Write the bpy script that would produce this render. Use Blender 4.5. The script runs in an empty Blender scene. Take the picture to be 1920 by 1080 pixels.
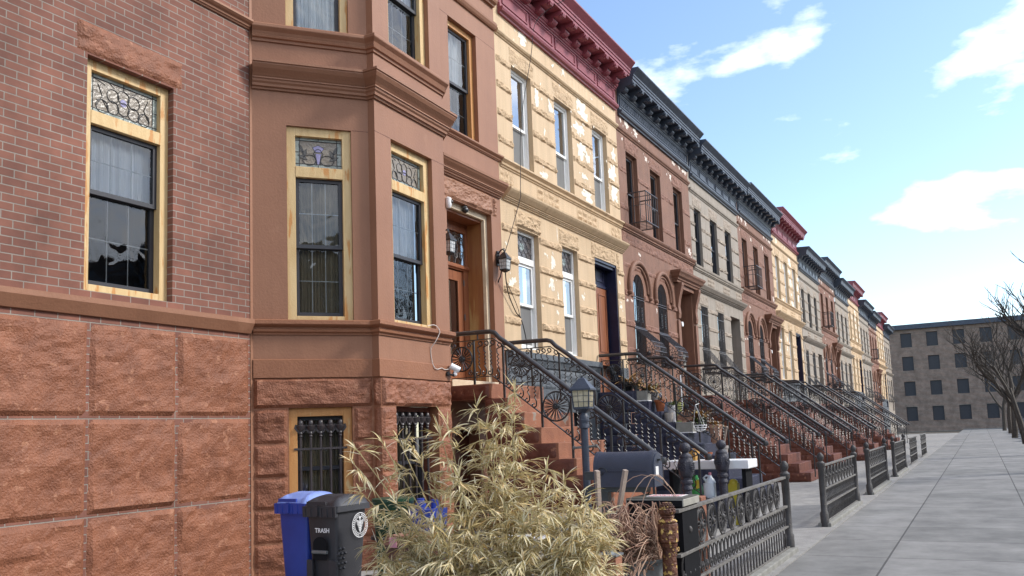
import bpy, math, random
from mathutils import Vector, noise
R = math.radians
rnd = random.Random(7)
scene = bpy.context.scene
COL = scene.collection

# ------------------------------------------------------------------ tagging
def tag(o, label=None, cat=None, group=None, kind=None):
    if label: o['label'] = label
    if cat: o['category'] = cat
    if group: o['group'] = group
    if kind: o['kind'] = kind
    return o

def empty(name, loc, label, cat, group=None):
    o = bpy.data.objects.new(name, None)
    o.empty_display_size = .2
    COL.objects.link(o)
    o.location = loc
    return tag(o, label, cat, group)

def copy_tree(o, parent=None):
    c = o.copy(); COL.objects.link(c)
    if parent is not None:
        c.parent = parent; c.matrix_parent_inverse = o.matrix_parent_inverse.copy()
    for ch in list(o.children):
        copy_tree(ch, c)
    return c

# ------------------------------------------------------------------ materials
def new_mat(name):
    m = bpy.data.materials.new(name); m.use_nodes = True
    nt = m.node_tree
    return m, nt, nt.nodes['Principled BSDF']

def N(nt, t, **kw):
    n = nt.nodes.new(t)
    for k, v in kw.items():
        if k.startswith('i_'): n.inputs[k[2:].replace('_', ' ')].default_value = v
        else: setattr(n, k, v)
    return n

def surf(name, c1, c2=None, rough=.7, scale=3., bump=.15, bscale=60., spec=.4, metal=0., spots=None, spot_scale=8., spot_at=.62, streak=False, grain=None, weather=0.):
    """mottled, slightly bumpy surface; spots = colour of worn patches"""
    m, nt, b = new_mat(name)
    c2 = c2 or tuple(x * .82 for x in c1)
    tc = N(nt, 'ShaderNodeTexCoord')
    mp = N(nt, 'ShaderNodeMapping')
    nt.links.new(tc.outputs['Object'], mp.inputs['Vector'])
    if streak: mp.inputs['Scale'].default_value = (1, 1, .18)
    if grain: mp.inputs['Scale'].default_value = grain
    n1 = N(nt, 'ShaderNodeTexNoise'); n1.inputs['Scale'].default_value = scale; n1.inputs['Detail'].default_value = 8; n1.inputs['Roughness'].default_value = .62
    nt.links.new(mp.outputs[0], n1.inputs['Vector'])
    rp = N(nt, 'ShaderNodeValToRGB')
    rp.color_ramp.elements[0].position = .36; rp.color_ramp.elements[0].color = (*c2, 1)
    rp.color_ramp.elements[1].position = .64; rp.color_ramp.elements[1].color = (*c1, 1)
    nt.links.new(n1.outputs['Fac'], rp.inputs['Fac'])
    col = rp.outputs['Color']
    if spots:
        n3 = N(nt, 'ShaderNodeTexNoise'); n3.inputs['Scale'].default_value = spot_scale; n3.inputs['Detail'].default_value = 6
        nt.links.new(mp.outputs[0], n3.inputs['Vector'])
        r3 = N(nt, 'ShaderNodeValToRGB')
        r3.color_ramp.elements[0].position = spot_at; r3.color_ramp.elements[0].color = (0, 0, 0, 1)
        r3.color_ramp.elements[1].position = spot_at + .05; r3.color_ramp.elements[1].color = (1, 1, 1, 1)
        nt.links.new(n3.outputs['Fac'], r3.inputs['Fac'])
        mx = N(nt, 'ShaderNodeMixRGB'); mx.inputs['Color2'].default_value = (*spots, 1)
        nt.links.new(r3.outputs['Color'], mx.inputs['Fac']); nt.links.new(col, mx.inputs['Color1'])
        col = mx.outputs['Color']
    if weather:
        m4 = N(nt, 'ShaderNodeMapping'); m4.inputs['Scale'].default_value = (2.6, 2.6, .16); nt.links.new(tc.outputs['Object'], m4.inputs['Vector'])
        n4 = N(nt, 'ShaderNodeTexNoise'); n4.inputs['Scale'].default_value = 2.2; n4.inputs['Detail'].default_value = 9; n4.inputs['Roughness'].default_value = .7
        nt.links.new(m4.outputs[0], n4.inputs['Vector'])
        r4 = N(nt, 'ShaderNodeValToRGB'); r4.color_ramp.elements[0].position = .33; r4.color_ramp.elements[0].color = (1-weather,)*3+(1,); r4.color_ramp.elements[1].position = .58; r4.color_ramp.elements[1].color = (1, 1, 1, 1)
        nt.links.new(n4.outputs['Fac'], r4.inputs['Fac'])
        mw_ = N(nt, 'ShaderNodeMixRGB', blend_type='MULTIPLY'); mw_.inputs['Fac'].default_value = 1
        nt.links.new(col, mw_.inputs['Color1']); nt.links.new(r4.outputs['Color'], mw_.inputs['Color2']); col = mw_.outputs['Color']
    nt.links.new(col, b.inputs['Base Color'])
    n2 = N(nt, 'ShaderNodeTexNoise'); n2.inputs['Scale'].default_value = bscale; n2.inputs['Detail'].default_value = 6
    nt.links.new(tc.outputs['Object'], n2.inputs['Vector'])
    bp = N(nt, 'ShaderNodeBump'); bp.inputs['Strength'].default_value = bump; bp.inputs['Distance'].default_value = .02
    nt.links.new(n2.outputs['Fac'], bp.inputs['Height'])
    nt.links.new(bp.outputs['Normal'], b.inputs['Normal'])
    b.inputs['Roughness'].default_value = rough
    b.inputs['Specular IOR Level'].default_value = spec
    b.inputs['Metallic'].default_value = metal
    return m

def glass(name, tint=(.95, .97, .97), wav=.35, wscale=2.2, ior=2.5, dark=.0):
    m, nt, b = new_mat(name)
    out = nt.nodes['Material Output']
    tc = N(nt, 'ShaderNodeTexCoord')
    n = N(nt, 'ShaderNodeTexNoise'); n.inputs['Scale'].default_value = wscale; n.inputs['Detail'].default_value = 1.0; n.inputs['Distortion'].default_value = 1.2
    nt.links.new(tc.outputs['Object'], n.inputs['Vector'])
    bp = N(nt, 'ShaderNodeBump'); bp.inputs['Strength'].default_value = wav; bp.inputs['Distance'].default_value = .05
    nt.links.new(n.outputs['Fac'], bp.inputs['Height'])
    g = N(nt, 'ShaderNodeBsdfGlossy'); g.inputs['Roughness'].default_value = .02; g.inputs['Color'].default_value = (.95, .97, 1, 1)
    nt.links.new(bp.outputs['Normal'], g.inputs['Normal'])
    t = N(nt, 'ShaderNodeBsdfTransparent'); t.inputs['Color'].default_value = (*tint, 1)
    f = N(nt, 'ShaderNodeFresnel'); f.inputs['IOR'].default_value = ior
    nt.links.new(bp.outputs['Normal'], f.inputs['Normal'])
    mx = N(nt, 'ShaderNodeMixShader')
    nt.links.new(f.outputs[0], mx.inputs[0]); nt.links.new(t.outputs[0], mx.inputs[1]); nt.links.new(g.outputs[0], mx.inputs[2])
    nt.links.new(mx.outputs[0], out.inputs['Surface'])
    return m

def island_mat(name, cols, rough=.6, transl=0.0):
    m, nt, b = new_mat(name)
    g = N(nt, 'ShaderNodeNewGeometry')
    rp = N(nt, 'ShaderNodeValToRGB')
    rp.color_ramp.interpolation = 'LINEAR'
    el = rp.color_ramp.elements
    while len(el) < len(cols): el.new(.5)
    for i, c in enumerate(cols):
        el[i].position = i / (len(cols) - 1); el[i].color = (*c, 1)
    nt.links.new(g.outputs['Random Per Island'], rp.inputs['Fac'])
    nt.links.new(rp.outputs['Color'], b.inputs['Base Color'])
    b.inputs['Roughness'].default_value = rough
    b.inputs['Specular IOR Level'].default_value = .35
    if transl:
        out = nt.nodes['Material Output']
        tr = N(nt, 'ShaderNodeBsdfTranslucent')
        nt.links.new(rp.outputs['Color'], tr.inputs['Color'])
        mx = N(nt, 'ShaderNodeMixShader'); mx.inputs[0].default_value = transl
        nt.links.new(b.outputs[0], mx.inputs[1]); nt.links.new(tr.outputs[0], mx.inputs[2])
        nt.links.new(mx.outputs[0], out.inputs['Surface'])
    return m

M = {}
M['brown'] = surf('brownstone_paint', (.285, .134, .076), (.252, .116, .065), .58, 1.1, .16, 38, spots=(.30, .146, .085), spot_scale=1.9, spot_at=.64, weather=.08)  # paler than the lower paint: haze on the upper wall put into colour
M['brown_low'] = surf('brownstone_paint_lower', (.27, .115, .058), (.225, .092, .046), .58, 1.5, .3, 34, spots=(.31, .145, .08), spot_scale=5, spot_at=.64)
M['brown_rock'] = surf('brownstone_rock', (.26, .098, .049), (.175, .062, .030), .58, 5, .7, 50, spots=(.31, .135, .075), spot_scale=11, spot_at=.62)
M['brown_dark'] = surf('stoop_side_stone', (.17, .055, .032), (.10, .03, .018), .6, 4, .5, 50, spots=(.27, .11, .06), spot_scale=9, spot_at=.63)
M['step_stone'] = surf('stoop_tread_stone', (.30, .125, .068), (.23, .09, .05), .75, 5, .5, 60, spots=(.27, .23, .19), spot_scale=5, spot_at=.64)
M['yellow'] = surf('yellow_paint', (.58, .425, .265), (.51, .365, .22), .65, 1.6, .4, 45, spots=(.41, .29, .175), spot_scale=5, spot_at=.67, streak=True, weather=.16)
M['yellow_rock'] = surf('yellow_rock', (.57, .415, .255), (.40, .27, .155), .7, 10, .8, 55, spots=(.29, .185, .10), spot_scale=20, spot_at=.62)
M['flake'] = surf('bare_primer', (.80, .76, .66), (.70, .64, .52), .8, 20, .4, 90)
M['flake2'] = surf('bare_plaster', (.80, .74, .68), (.62, .5, .42), .8, 20, .4, 90)
M['red'] = surf('red_cornice_paint', (.265, .066, .086), (.22, .054, .07), .45, 2.5, .15, 60)
M['brown3'] = surf('third_house_paint', (.225, .108, .067), (.185, .088, .054), .68, 2, .4, 45, spots=(.14, .06, .04), spot_scale=5, spot_at=.64, weather=.25)
M['rock3'] = surf('third_house_rock', (.25, .12, .078), (.15, .065, .042), .7, 8, .8, 50)
M['navy_iron'] = surf('dark_cornice_metal', (.062, .078, .108), (.042, .053, .075), .42, 3, .1, 60)
M['grey4'] = surf('grey_stone_paint', (.32, .275, .228), (.275, .235, .19), .7, 2, .3, 50, weather=.25)
M['grey4rock'] = surf('grey_rock', (.34, .28, .22), (.24, .19, .145), .7, 9, .6, 55)
M['wood'] = surf('worn_window_wood', (.62, .455, .235), (.53, .36, .165), .6, 3, .15, 60, spots=(.50, .24, .075), spot_scale=3.2, spot_at=.56, grain=(4, 4, .7))
M['wood_or'] = surf('orange_window_wood', (.50, .25, .085), (.42, .19, .06), .5, 3, .15, 60, spots=(.52, .36, .17), spot_scale=4, spot_at=.63, grain=(4, 4, .7))
M['wood_door'] = surf('varnished_door_wood', (.27, .10, .045), (.19, .062, .028), .42, 3, .1, 60, grain=(6, 6, .4))
M['wood_jamb'] = surf('varnished_jamb_wood', (.36, .175, .06), (.24, .085, .035), .42, 1.6, .1, 60, spots=(.42, .27, .11), spot_scale=1.6, spot_at=.55, grain=(3, 3, .35))
M['cream_wood'] = surf('cream_trim', (.66, .55, .40), (.55, .43, .29), .6, 4, .15, 60)
M['sash_dark'] = surf('dark_sash_metal', (.035, .037, .045), (.03, .03, .037), .4, 5, .03, 60)
M['white_vinyl'] = surf('white_vinyl', (.80, .80, .78), (.76, .76, .74), .35, 5, .02, 40)
M['white_grid'] = surf('white_muntin', (.55, .56, .56), None, .4, 5, .02, 40)
M['glass'] = glass('window_glass', wav=.07, wscale=3.2, ior=1.65)
M['glass_flat'] = glass('window_glass_flat', wav=.03, wscale=1.5, ior=5.5)
M['glass_dark'] = glass('window_glass_dark', wav=.05, wscale=1.5, ior=1.8)
M['curtain'] = surf('white_curtain', (.88, .88, .88), (.72, .74, .76), .9, 3, .1, 30, grain=(26, 26, .25))
M['curtain_warm'] = surf('beige_blind', (.30, .25, .17), (.22, .18, .12), .9, 3, .1, 30, grain=(12, 12, .3))
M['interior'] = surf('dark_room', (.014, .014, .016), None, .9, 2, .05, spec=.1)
M['screen'] = surf('insect_screen', (.17, .17, .165), (.13, .13, .13), .8, 2.5, .05, 200, streak=True)
M['stain'] = surf('stained_glass', (.24, .20, .15), (.15, .125, .095), .25, 5, .5, 30, spec=.6, grain=(1, 1, 4))
M['stain_b'] = surf('stained_border_glass', (.30, .34, .31), (.16, .2, .19), .2, 8, .4, 30, spec=.6)
M['stain_v'] = surf('violet_glass', (.30, .27, .45), (.2, .18, .33), .2, 8, .3, 30, spec=.6)
M['stain_leaf'] = surf('leaf_glass', (.06, .052, .042), None, .2, 8, .3, 30, spec=.6)
M['stain_dk'] = surf('dark_leaded_glass', (.10, .085, .085), (.05, .042, .045), .2, 9, .4, 30, spec=.6)
M['lead'] = surf('lead_came', (.03, .03, .032), None, .5, 8, .05)
M['iron'] = surf('black_iron', (.016, .016, .018), (.010, .010, .011), .28, 9, .2, 120, spec=.75)
M['iron_rail'] = surf('worn_handrail', (.034, .033, .035), (.018, .017, .019), .34, 7, .3, 110, spots=(.12, .075, .055), spot_scale=11, spot_at=.66, spec=.8)
M['iron_brown'] = surf('brown_iron', (.05, .04, .042), (.03, .024, .026), .36, 9, .2, 120, spec=.6)
M['lattice'] = surf('grey_iron', (.12, .11, .105), None, .45, 9, .2, 120)
M['navy'] = surf('navy_paint', (.014, .016, .045), (.01, .011, .032), .4, 4, .12, 60, spots=(.02, .024, .06), spot_scale=7, spot_at=.62)
M['navy_stone'] = surf('navy_painted_stone', (.032, .034, .065), (.018, .02, .038), .55, 5, .6, 40, spots=(.07, .075, .11), spot_scale=9, spot_at=.64)
M['grey_stone'] = surf('slate_paint', (.10, .115, .13), (.065, .075, .088), .6, 5, .6, 40)
M['concrete'] = surf('concrete', (.30, .29, .27), (.22, .21, .2), .9, 3, .5, 40, spots=(.18, .17, .16), spot_scale=7, spot_at=.64)
M['asphalt'] = surf('asphalt', (.055, .055, .057), (.04, .04, .042), .9, 6, .6, 90)
M['earth'] = surf('earth', (.12, .10, .075), (.07, .06, .045), .95, 2, .6, 20)
M['bin_black'] = surf('bin_plastic', (.040, .040, .046), (.030, .030, .035), .45, 4, .2, 160)
M['bin_blue'] = surf('blue_plastic', (.03, .06, .33), (.025, .05, .27), .4, 4, .1, 120)
M['bin_bluel'] = surf('blue_lid_plastic', (.22, .30, .62), (.18, .25, .55), .4, 4, .1, 120)
M['bin_green'] = surf('green_plastic', (.014, .06, .032), (.01, .04, .022), .4, 4, .1, 120)
M['bin_brown'] = surf('brown_plastic', (.10, .045, .032), (.075, .034, .026), .45, 4, .1, 120)
M['bin_lid'] = surf('brown_lid_plastic', (.34, .17, .115), (.24, .115, .08), .5, 4, .15, 100)
M['pink'] = surf('pink_tag', (.55, .24, .30), None, .5)
M['white'] = surf('white_paint', (.82, .82, .82), (.76, .76, .77), .4, 5, .02)
M['paper'] = surf('white_paper', (.80, .79, .77), None, .7, 5, .05)
M['ink_red'] = surf('red_ink', (.62, .10, .12), None, .7, 5, .02)
M['mailbox'] = surf('mailbox_paint', (.046, .052, .082), (.034, .04, .062), .4, 5, .4, 220, spec=.6)
M['lamp'] = surf('lamp_metal', (.055, .065, .09), (.04, .047, .066), .42, 8, .25, 90, spots=(.10, .11, .14), spot_scale=10, spot_at=.64)
M['lamp_glass'] = surf('amber_lamp_glass', (.60, .53, .38), (.42, .36, .22), .25, 14, .2, 30)
M['lamp_glass_w'] = surf('milky_lamp_glass', (.62, .62, .60), (.42, .43, .44), .25, 14, .2, 30)
M['rust'] = surf('rusted_iron', (.16, .06, .03), (.055, .022, .014), .5, 7, .9, 45, spots=(.62, .42, .12), spot_scale=26, spot_at=.58)
M['fence'] = surf('weathered_iron', (.075, .07, .068), (.045, .042, .042), .55, 9, .4, 90, spots=(.16, .11, .08), spot_scale=18, spot_at=.66)
M['fence_rail'] = surf('weathered_rail', (.19, .18, .165), (.11, .10, .09), .6, 8, .4, 90)
M['newel'] = surf('navy_cast_iron', (.045, .045, .062), (.03, .03, .042), .5, 8, .7, 55)
M['box_top'] = surf('olive_grey_lid', (.10, .096, .078), (.07, .067, .055), .5, 6, .15, 90)
M['box_lip'] = surf('pale_lid_edge', (.36, .345, .30), (.28, .27, .23), .5, 6, .15, 90)
M['galv'] = surf('galvanised_steel', (.24, .26, .265), (.15, .165, .17), .42, 5, .15, 60, metal=.4, spots=(.12, .13, .13), spot_scale=8, spot_at=.62)
M['twig'] = island_mat('dry_twigs', [(.30, .165, .11), (.46, .30, .21), (.16, .085, .055), (.52, .36, .26), (.24, .12, .08)], .75)
M['stake'] = surf('weathered_stake', (.36, .29, .24), (.24, .185, .15), .9, 4, .3, 80, grain=(5, 5, .6))
M['leaf'] = island_mat('straw_bamboo_leaf', [(.64, .53, .27), (.78, .69, .45), (.54, .44, .20), (.86, .80, .62), (.64, .41, .15), (.70, .59, .33), (.36, .30, .12), (.82, .75, .56), (.60, .50, .24), (.46, .38, .17)], .42, .2)
M['cane'] = surf('bamboo_cane', (.42, .34, .16), (.25, .20, .09), .6, 6, .1)
M['brick'] = surf('red_brick_block', (.33, .15, .09), (.25, .10, .06), .85, 8, .5, 60)
M['terra'] = surf('terracotta', (.42, .135, .055), (.33, .10, .04), .75, 6, .2, 70)
M['pinkclay'] = surf('pale_clay', (.52, .31, .23), (.42, .24, .17), .8, 6, .3, 50)
M['greyclay'] = surf('grey_clay', (.36, .33, .30), (.28, .25, .23), .8, 6, .3, 50)
M['stone_block'] = surf('grey_block', (.27, .265, .24), (.2, .195, .175), .85, 6, .4, 70)
M['dryleaf'] = island_mat('withered_leaves', [(.36, .20, .07), (.45, .28, .11), (.25, .13, .05), (.30, .26, .10)], .8)
M['greenleaf'] = island_mat('green_leaves', [(.05, .09, .02), (.09, .13, .03), (.03, .06, .02)], .6)
M['potgreen'] = surf('yellow_green_glaze', (.42, .44, .16), (.30, .33, .10), .3, 6, .1)
M['bag_g'] = surf('green_bag', (.04, .33, .08), (.03, .22, .05), .4, 6, .6, 20)
M['bag_y'] = surf('yellow_bag', (.62, .50, .05), None, .4, 6, .4, 20)
M['orange'] = surf('orange_plastic', (.60, .17, .05), None, .5)
M['amber'] = surf('amber_plastic', (.50, .28, .07), None, .5)
M['jug'] = surf('milky_jug', (.62, .68, .72), (.55, .6, .65), .35, 4, .1)
M['cable'] = surf('black_cable', (.02, .02, .022), None, .6)
M['wcable'] = surf('white_cable', (.68, .60, .55), None, .6)
M['bark'] = surf('bark', (.09, .075, .06), (.05, .042, .035), .9, 10, .8, 40)
def bricks(name, c1, c2, mortar, scale, rw=.5, rh=.25, offset=.5, axes='xz', msize=.015):
    m, nt, b = new_mat(name)
    tc = N(nt, 'ShaderNodeTexCoord'); sp = N(nt, 'ShaderNodeSeparateXYZ'); cb = N(nt, 'ShaderNodeCombineXYZ')
    nt.links.new(tc.outputs['Object'], sp.inputs[0])
    nt.links.new(sp.outputs['X'], cb.inputs['X']); nt.links.new(sp.outputs[axes[1].upper()], cb.inputs['Y'])
    br = N(nt, 'ShaderNodeTexBrick'); br.offset = offset; br.inputs['Scale'].default_value = scale; br.inputs['Brick Width'].default_value = rw; br.inputs['Row Height'].default_value = rh
    br.inputs['Color1'].default_value = (*c1, 1); br.inputs['Color2'].default_value = (*c2, 1); br.inputs['Mortar'].default_value = (*mortar, 1); br.inputs['Mortar Size'].default_value = msize; br.inputs['Mortar Smooth'].default_value = .3
    nt.links.new(cb.outputs[0], br.inputs['Vector'])
    n1 = N(nt, 'ShaderNodeTexNoise'); n1.inputs['Scale'].default_value = 1.3; n1.inputs['Detail'].default_value = 12; n1.inputs['Roughness'].default_value = .68; nt.links.new(tc.outputs['Object'], n1.inputs['Vector'])
    rp = N(nt, 'ShaderNodeValToRGB'); rp.color_ramp.elements[0].position = .3; rp.color_ramp.elements[0].color = (.5, .5, .5, 1); rp.color_ramp.elements[1].position = .7; rp.color_ramp.elements[1].color = (1.1, 1.1, 1.1, 1)
    nt.links.new(n1.outputs['Fac'], rp.inputs['Fac'])
    mx = N(nt, 'ShaderNodeMixRGB', blend_type='MULTIPLY'); mx.inputs['Fac'].default_value = 1
    nt.links.new(br.outputs['Color'], mx.inputs['Color1']); nt.links.new(rp.outputs['Color'], mx.inputs['Color2']); nt.links.new(mx.outputs['Color'], b.inputs['Base Color'])
    bp = N(nt, 'ShaderNodeBump'); bp.inputs['Strength'].default_value = .5; bp.inputs['Distance'].default_value = .01; bp.invert = True
    nt.links.new(br.outputs['Fac'], bp.inputs['Height']); nt.links.new(bp.outputs['Normal'], b.inputs['Normal']); b.inputs['Roughness'].default_value = .85
    return m
M['redbrick'] = bricks('red_brickwork', (.26, .105, .07), (.19, .075, .052), (.30, .26, .22), 1., .215, .075, msize=.006)
M['slabs'] = bricks('pavement_slabs', (.27, .26, .245), (.205, .2, .187), (.08, .075, .07), 1., 1.5, 1.55, 0., 'xy', .012)
M['brickwall'] = bricks('far_brickwork', (.27, .14, .09), (.2, .1, .065), (.3, .27, .23), 1., .215, .075, msize=.006)

# ------------------------------------------------------------------ mesh builder
class Fr:
    """face frame: u along the face, v into the building, z up"""
    def __init__(s, ox, oy, ang=0.):
        a = R(ang); s.o = (ox, oy); s.du = (math.cos(a), math.sin(a)); s.dv = (-math.sin(a), math.cos(a))
    def __call__(s, u, v, z):
        return (s.o[0] + u*s.du[0] + v*s.dv[0], s.o[1] + u*s.du[1] + v*s.dv[1], z)
W0 = Fr(0, 0, 0)

class MB:
    def __init__(s): s.v = []; s.f = []
    def add(s, vs, fs):
        b = len(s.v); s.v += [tuple(p) for p in vs]; s.f += [tuple(b+i for i in f) for f in fs]
    def quad(s, a, b, c, d): s.add([a, b, c, d], [(0, 1, 2, 3)])
    def box(s, fr, u0, u1, v0, v1, z0, z1):
        p = [fr(u, v, z) for z in (z0, z1) for v in (v0, v1) for u in (u0, u1)]
        s.add(p, [(0, 1, 5, 4), (1, 3, 7, 5), (3, 2, 6, 7), (2, 0, 4, 6), (4, 5, 7, 6), (0, 2, 3, 1)])
    def prism(s, fr, prof, u0, u1):
        """prof: list of (v, z), extruded along u"""
        n = len(prof)
        vs = [fr(u0, v, z) for v, z in prof] + [fr(u1, v, z) for v, z in prof]
        s.add(vs, [(i, (i+1) % n, n+(i+1) % n, n+i) for i in range(n)] + [tuple(range(n))[::-1], tuple(range(n, 2*n))])
    def plate(s, fr, prof, v0, v1):
        """prof: list of (u, z), extruded along v"""
        n = len(prof)
        vs = [fr(u, v0, z) for u, z in prof] + [fr(u, v1, z) for u, z in prof]
        s.add(vs, [(i, (i+1) % n, n+(i+1) % n, n+i) for i in range(n)] + [tuple(range(n))[::-1], tuple(range(n, 2*n))])
    def tube(s, pts, r, n=6, cap=True, flat=None):
        pts = [Vector(p) for p in pts]
        k = len(pts); vs = []; fs = []
        ref = None
        for i, p in enumerate(pts):
            t = (pts[min(i+1, k-1)] - pts[max(i-1, 0)])
            if t.length < 1e-9: t = Vector((0, 0, 1))
            t.normalize()
            if ref is None:
                ref = Vector((0, 0, 1)) if abs(t.z) < .9 else Vector((1, 0, 0))
            a = ref - t*ref.dot(t)
            if a.length < 1e-6: a = t.orthogonal()
            a.normalize(); ref = a
            b = t.cross(a)
            rr = r[i] if isinstance(r, (list, tuple)) else r
            for j in range(n):
                w = 2*math.pi*(j+.5)/n
                vs.append(p + a*(math.cos(w)*rr) + b*(math.sin(w)*rr))
        for i in range(k-1):
            for j in range(n):
                fs.append((i*n+j, i*n+(j+1) % n, (i+1)*n+(j+1) % n, (i+1)*n+j))
        if cap:
            fs.append(tuple(range(n))[::-1]); fs.append(tuple((k-1)*n+j for j in range(n)))
        s.add(vs, fs)
    def lathe(s, c, prof, n=20, squash=1., ang=0.):
        """prof (r, z) about vertical axis through c"""
        k = len(prof); vs = []; fs = []
        for r, z in prof:
            for j in range(n):
                w = 2*math.pi*j/n + ang
                vs.append((c[0]+r*math.cos(w), c[1]+r*squash*math.sin(w), c[2]+z))
        for i in range(k-1):
            for j in range(n):
                fs.append((i*n+j, i*n+(j+1) % n, (i+1)*n+(j+1) % n, (i+1)*n+j))
        fs.append(tuple(range(n))[::-1]); fs.append(tuple((k-1)*n+j for j in range(n)))
        s.add(vs, fs)
    def sphere(s, c, r, n=14, sz=1.):
        s.lathe(c, [(max(.001, r*math.sin(math.pi*i/8)), -sz*r*math.cos(math.pi*i/8)) for i in range(9)], n)
    def sweep(s, path, prof, caps=True):
        """path [(x,y)] left to right seen from the street, prof [(out, z)] from bottom to top"""
        P = [Vector((p[0], p[1], 0)) for p in path]; k = len(P); m = len(prof)
        offs = []
        for i in range(k):
            ns = []
            if i > 0: d = (P[i]-P[i-1]).normalized(); ns.append(Vector((d.y, -d.x, 0)))
            if i < k-1: d = (P[i+1]-P[i]).normalized(); ns.append(Vector((d.y, -d.x, 0)))
            if len(ns) == 1: offs.append(ns[0])
            else: offs.append((ns[0]+ns[1]) / (1+ns[0].dot(ns[1])))
        vs = []
        for i in range(k):
            for o, z in prof:
                q = P[i] + offs[i]*o; vs.append((q.x, q.y, z))
        fs = []
        for i in range(k-1):
            for j in range(m-1):
                fs.append((i*m+j, (i+1)*m+j, (i+1)*m+j+1, i*m+j+1))
        if caps:
            fs.append(tuple(range(m))); fs.append(tuple((k-1)*m+j for j in range(m))[::-1])
        s.add(vs, fs)
    def rock(s, fr, u0, u1, z0, z1, out=.05, seed=0, step=.035, v0=0., freq=3., edge=.05):
        nu = max(2, int((u1-u0)/step)); nz = max(2, int((z1-z0)/step))
        vs = []
        for j in range(nz+1):
            for i in range(nu+1):
                u = u0+(u1-u0)*i/nu; z = z0+(z1-z0)*j/nz
                e = min(u-u0, u1-u, z-z0, z1-z)
                t = max(0., min(1., e/edge)); t = t*t*(3-2*t)
                q = Vector((u*freq*.7+seed*7.3, z*freq*1.3+seed*3.1, seed*1.7))
                h = .62 + .5*noise.fractal(q, .75, 2.1, 5) + .25*abs(noise.noise(q*2.3)) - .35*abs(noise.noise(q*.9+Vector((9, 2, 4)))) + .16*noise.noise(q*7.)
                h = max(.08, h)
                vs.append(fr(u, v0+.004-out*t*h, z))
        fs = [(j*(nu+1)+i, j*(nu+1)+i+1, (j+1)*(nu+1)+i+1, (j+1)*(nu+1)+i) for j in range(nz) for i in range(nu)]
        s.add(vs, fs)
    def wall(s, fr, u0, u1, z0, z1, ops=(), depth=.25, v0=0.):
        us = sorted(set([u0, u1]+[o[0] for o in ops]+[o[1] for o in ops]))
        zs = sorted(set([z0, z1]+[o[2] for o in ops]+[o[3] for o in ops]))
        us = [u for u in us if u0 <= u <= u1]; zs = [z for z in zs if z0 <= z <= z1]
        for a, b in zip(us, us[1:]):
            for c, d in zip(zs, zs[1:]):
                mu, mz = (a+b)/2, (c+d)/2
                if any(o[0] < mu < o[1] and o[2] < mz < o[3] for o in ops): continue
                s.quad(fr(a, v0, c), fr(b, v0, c), fr(b, v0, d), fr(a, v0, d))
        for o in ops:
            a, b, c, d = o[:4]; dp = o[4] if len(o) > 4 else depth
            s.quad(fr(a, v0, c), fr(a, v0+dp, c), fr(a, v0+dp, d), fr(a, v0, d))
            s.quad(fr(b, v0, d), fr(b, v0+dp, d), fr(b, v0+dp, c), fr(b, v0, c))
            s.quad(fr(a, v0, d), fr(a, v0+dp, d), fr(b, v0+dp, d), fr(b, v0, d))
            s.quad(fr(b, v0, c), fr(b, v0+dp, c), fr(a, v0+dp, c), fr(a, v0, c))
    def build(s, name, mat, parent=None, smooth=False, label=None, kind=None, bevel=0.):
        me = bpy.data.meshes.new(name)
        me.from_pydata(s.v, [], s.f); me.update()
        o = bpy.data.objects.new(name, me); COL.objects.link(o)
        me.materials.append(mat)
        if smooth:
            me.polygons.foreach_set('use_smooth', [True]*len(me.polygons))
            try: me.set_sharp_from_angle(angle=R(42))
            except Exception: pass
        if parent is not None:
            o.parent = parent
            bpy_loc = Vector(parent.location)
            p = parent.parent
            while p is not None: bpy_loc += Vector(p.location); p = p.parent
            for v in me.vertices: v.co -= bpy_loc
        if bevel:
            md = o.modifiers.new('bevel', 'BEVEL'); md.width = bevel; md.segments = 2; md.limit_method = 'ANGLE'
        if label: o['label'] = label
        if kind: o['kind'] = kind
        return o

# ------------------------------------------------------------------ windows
def ring(mb, fr, u0, u1, z0, z1, w, v0, v1, wb=None, wt=None):
    wb = w if wb is None else wb; wt = w if wt is None else wt
    mb.box(fr, u0, u0+w, v0, v1, z0, z1); mb.box(fr, u1-w, u1, v0, v1, z0, z1)
    mb.box(fr, u0+w, u1-w, v0+.001, v1-.001, z0, z0+wb); mb.box(fr, u0+w, u1-w, v0+.001, v1-.001, z1-wt, z1)

def sash(parent, fr, u0, u1, z0, z1, v, mat, w=.045, muntin=None, gl='glass', screen=False, bottom=None):
    m = MB(); ring(m, fr, u0, u1, z0, z1, w, v, v+.04, wb=bottom)
    s = m.build('sash', mat, parent)
    wb = bottom or w
    g = MB(); a, b, c, d = u0+w-.005, u1-w+.005, z0+wb-.005, z1-w+.005
    g.quad(fr(a, v+.022, c), fr(b, v+.022, c), fr(b, v+.022, d), fr(a, v+.022, d))
    g.build('pane', M[gl], parent)
    if muntin:
        q = MB(); nu, nz = muntin
        for i in range(1, nu):
            uu = a+(b-a)*i/nu; q.box(fr, uu-.005, uu+.005, v+.030, v+.036, c, d)
        for i in range(1, nz):
            zz = c+(d-c)*i/nz; q.box(fr, a, b, v+.029, v+.037, zz-.005, zz+.005)
        q.build('muntin_grid', M['white_grid'], parent)
    if screen:
        q = MB(); q.quad(fr(a, v+.008, c), fr(b, v+.008, c), fr(b, v+.008, d), fr(a, v+.008, d))
        q.build('insect_screen', M['screen'], parent)

def ell(cu, cz, ru, rz, n=20, a0=0., a1=2*math.pi):
    return [(cu+ru*math.cos(a0+(a1-a0)*i/n), cz+rz*math.sin(a0+(a1-a0)*i/n)) for i in range(n+1)]

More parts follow.
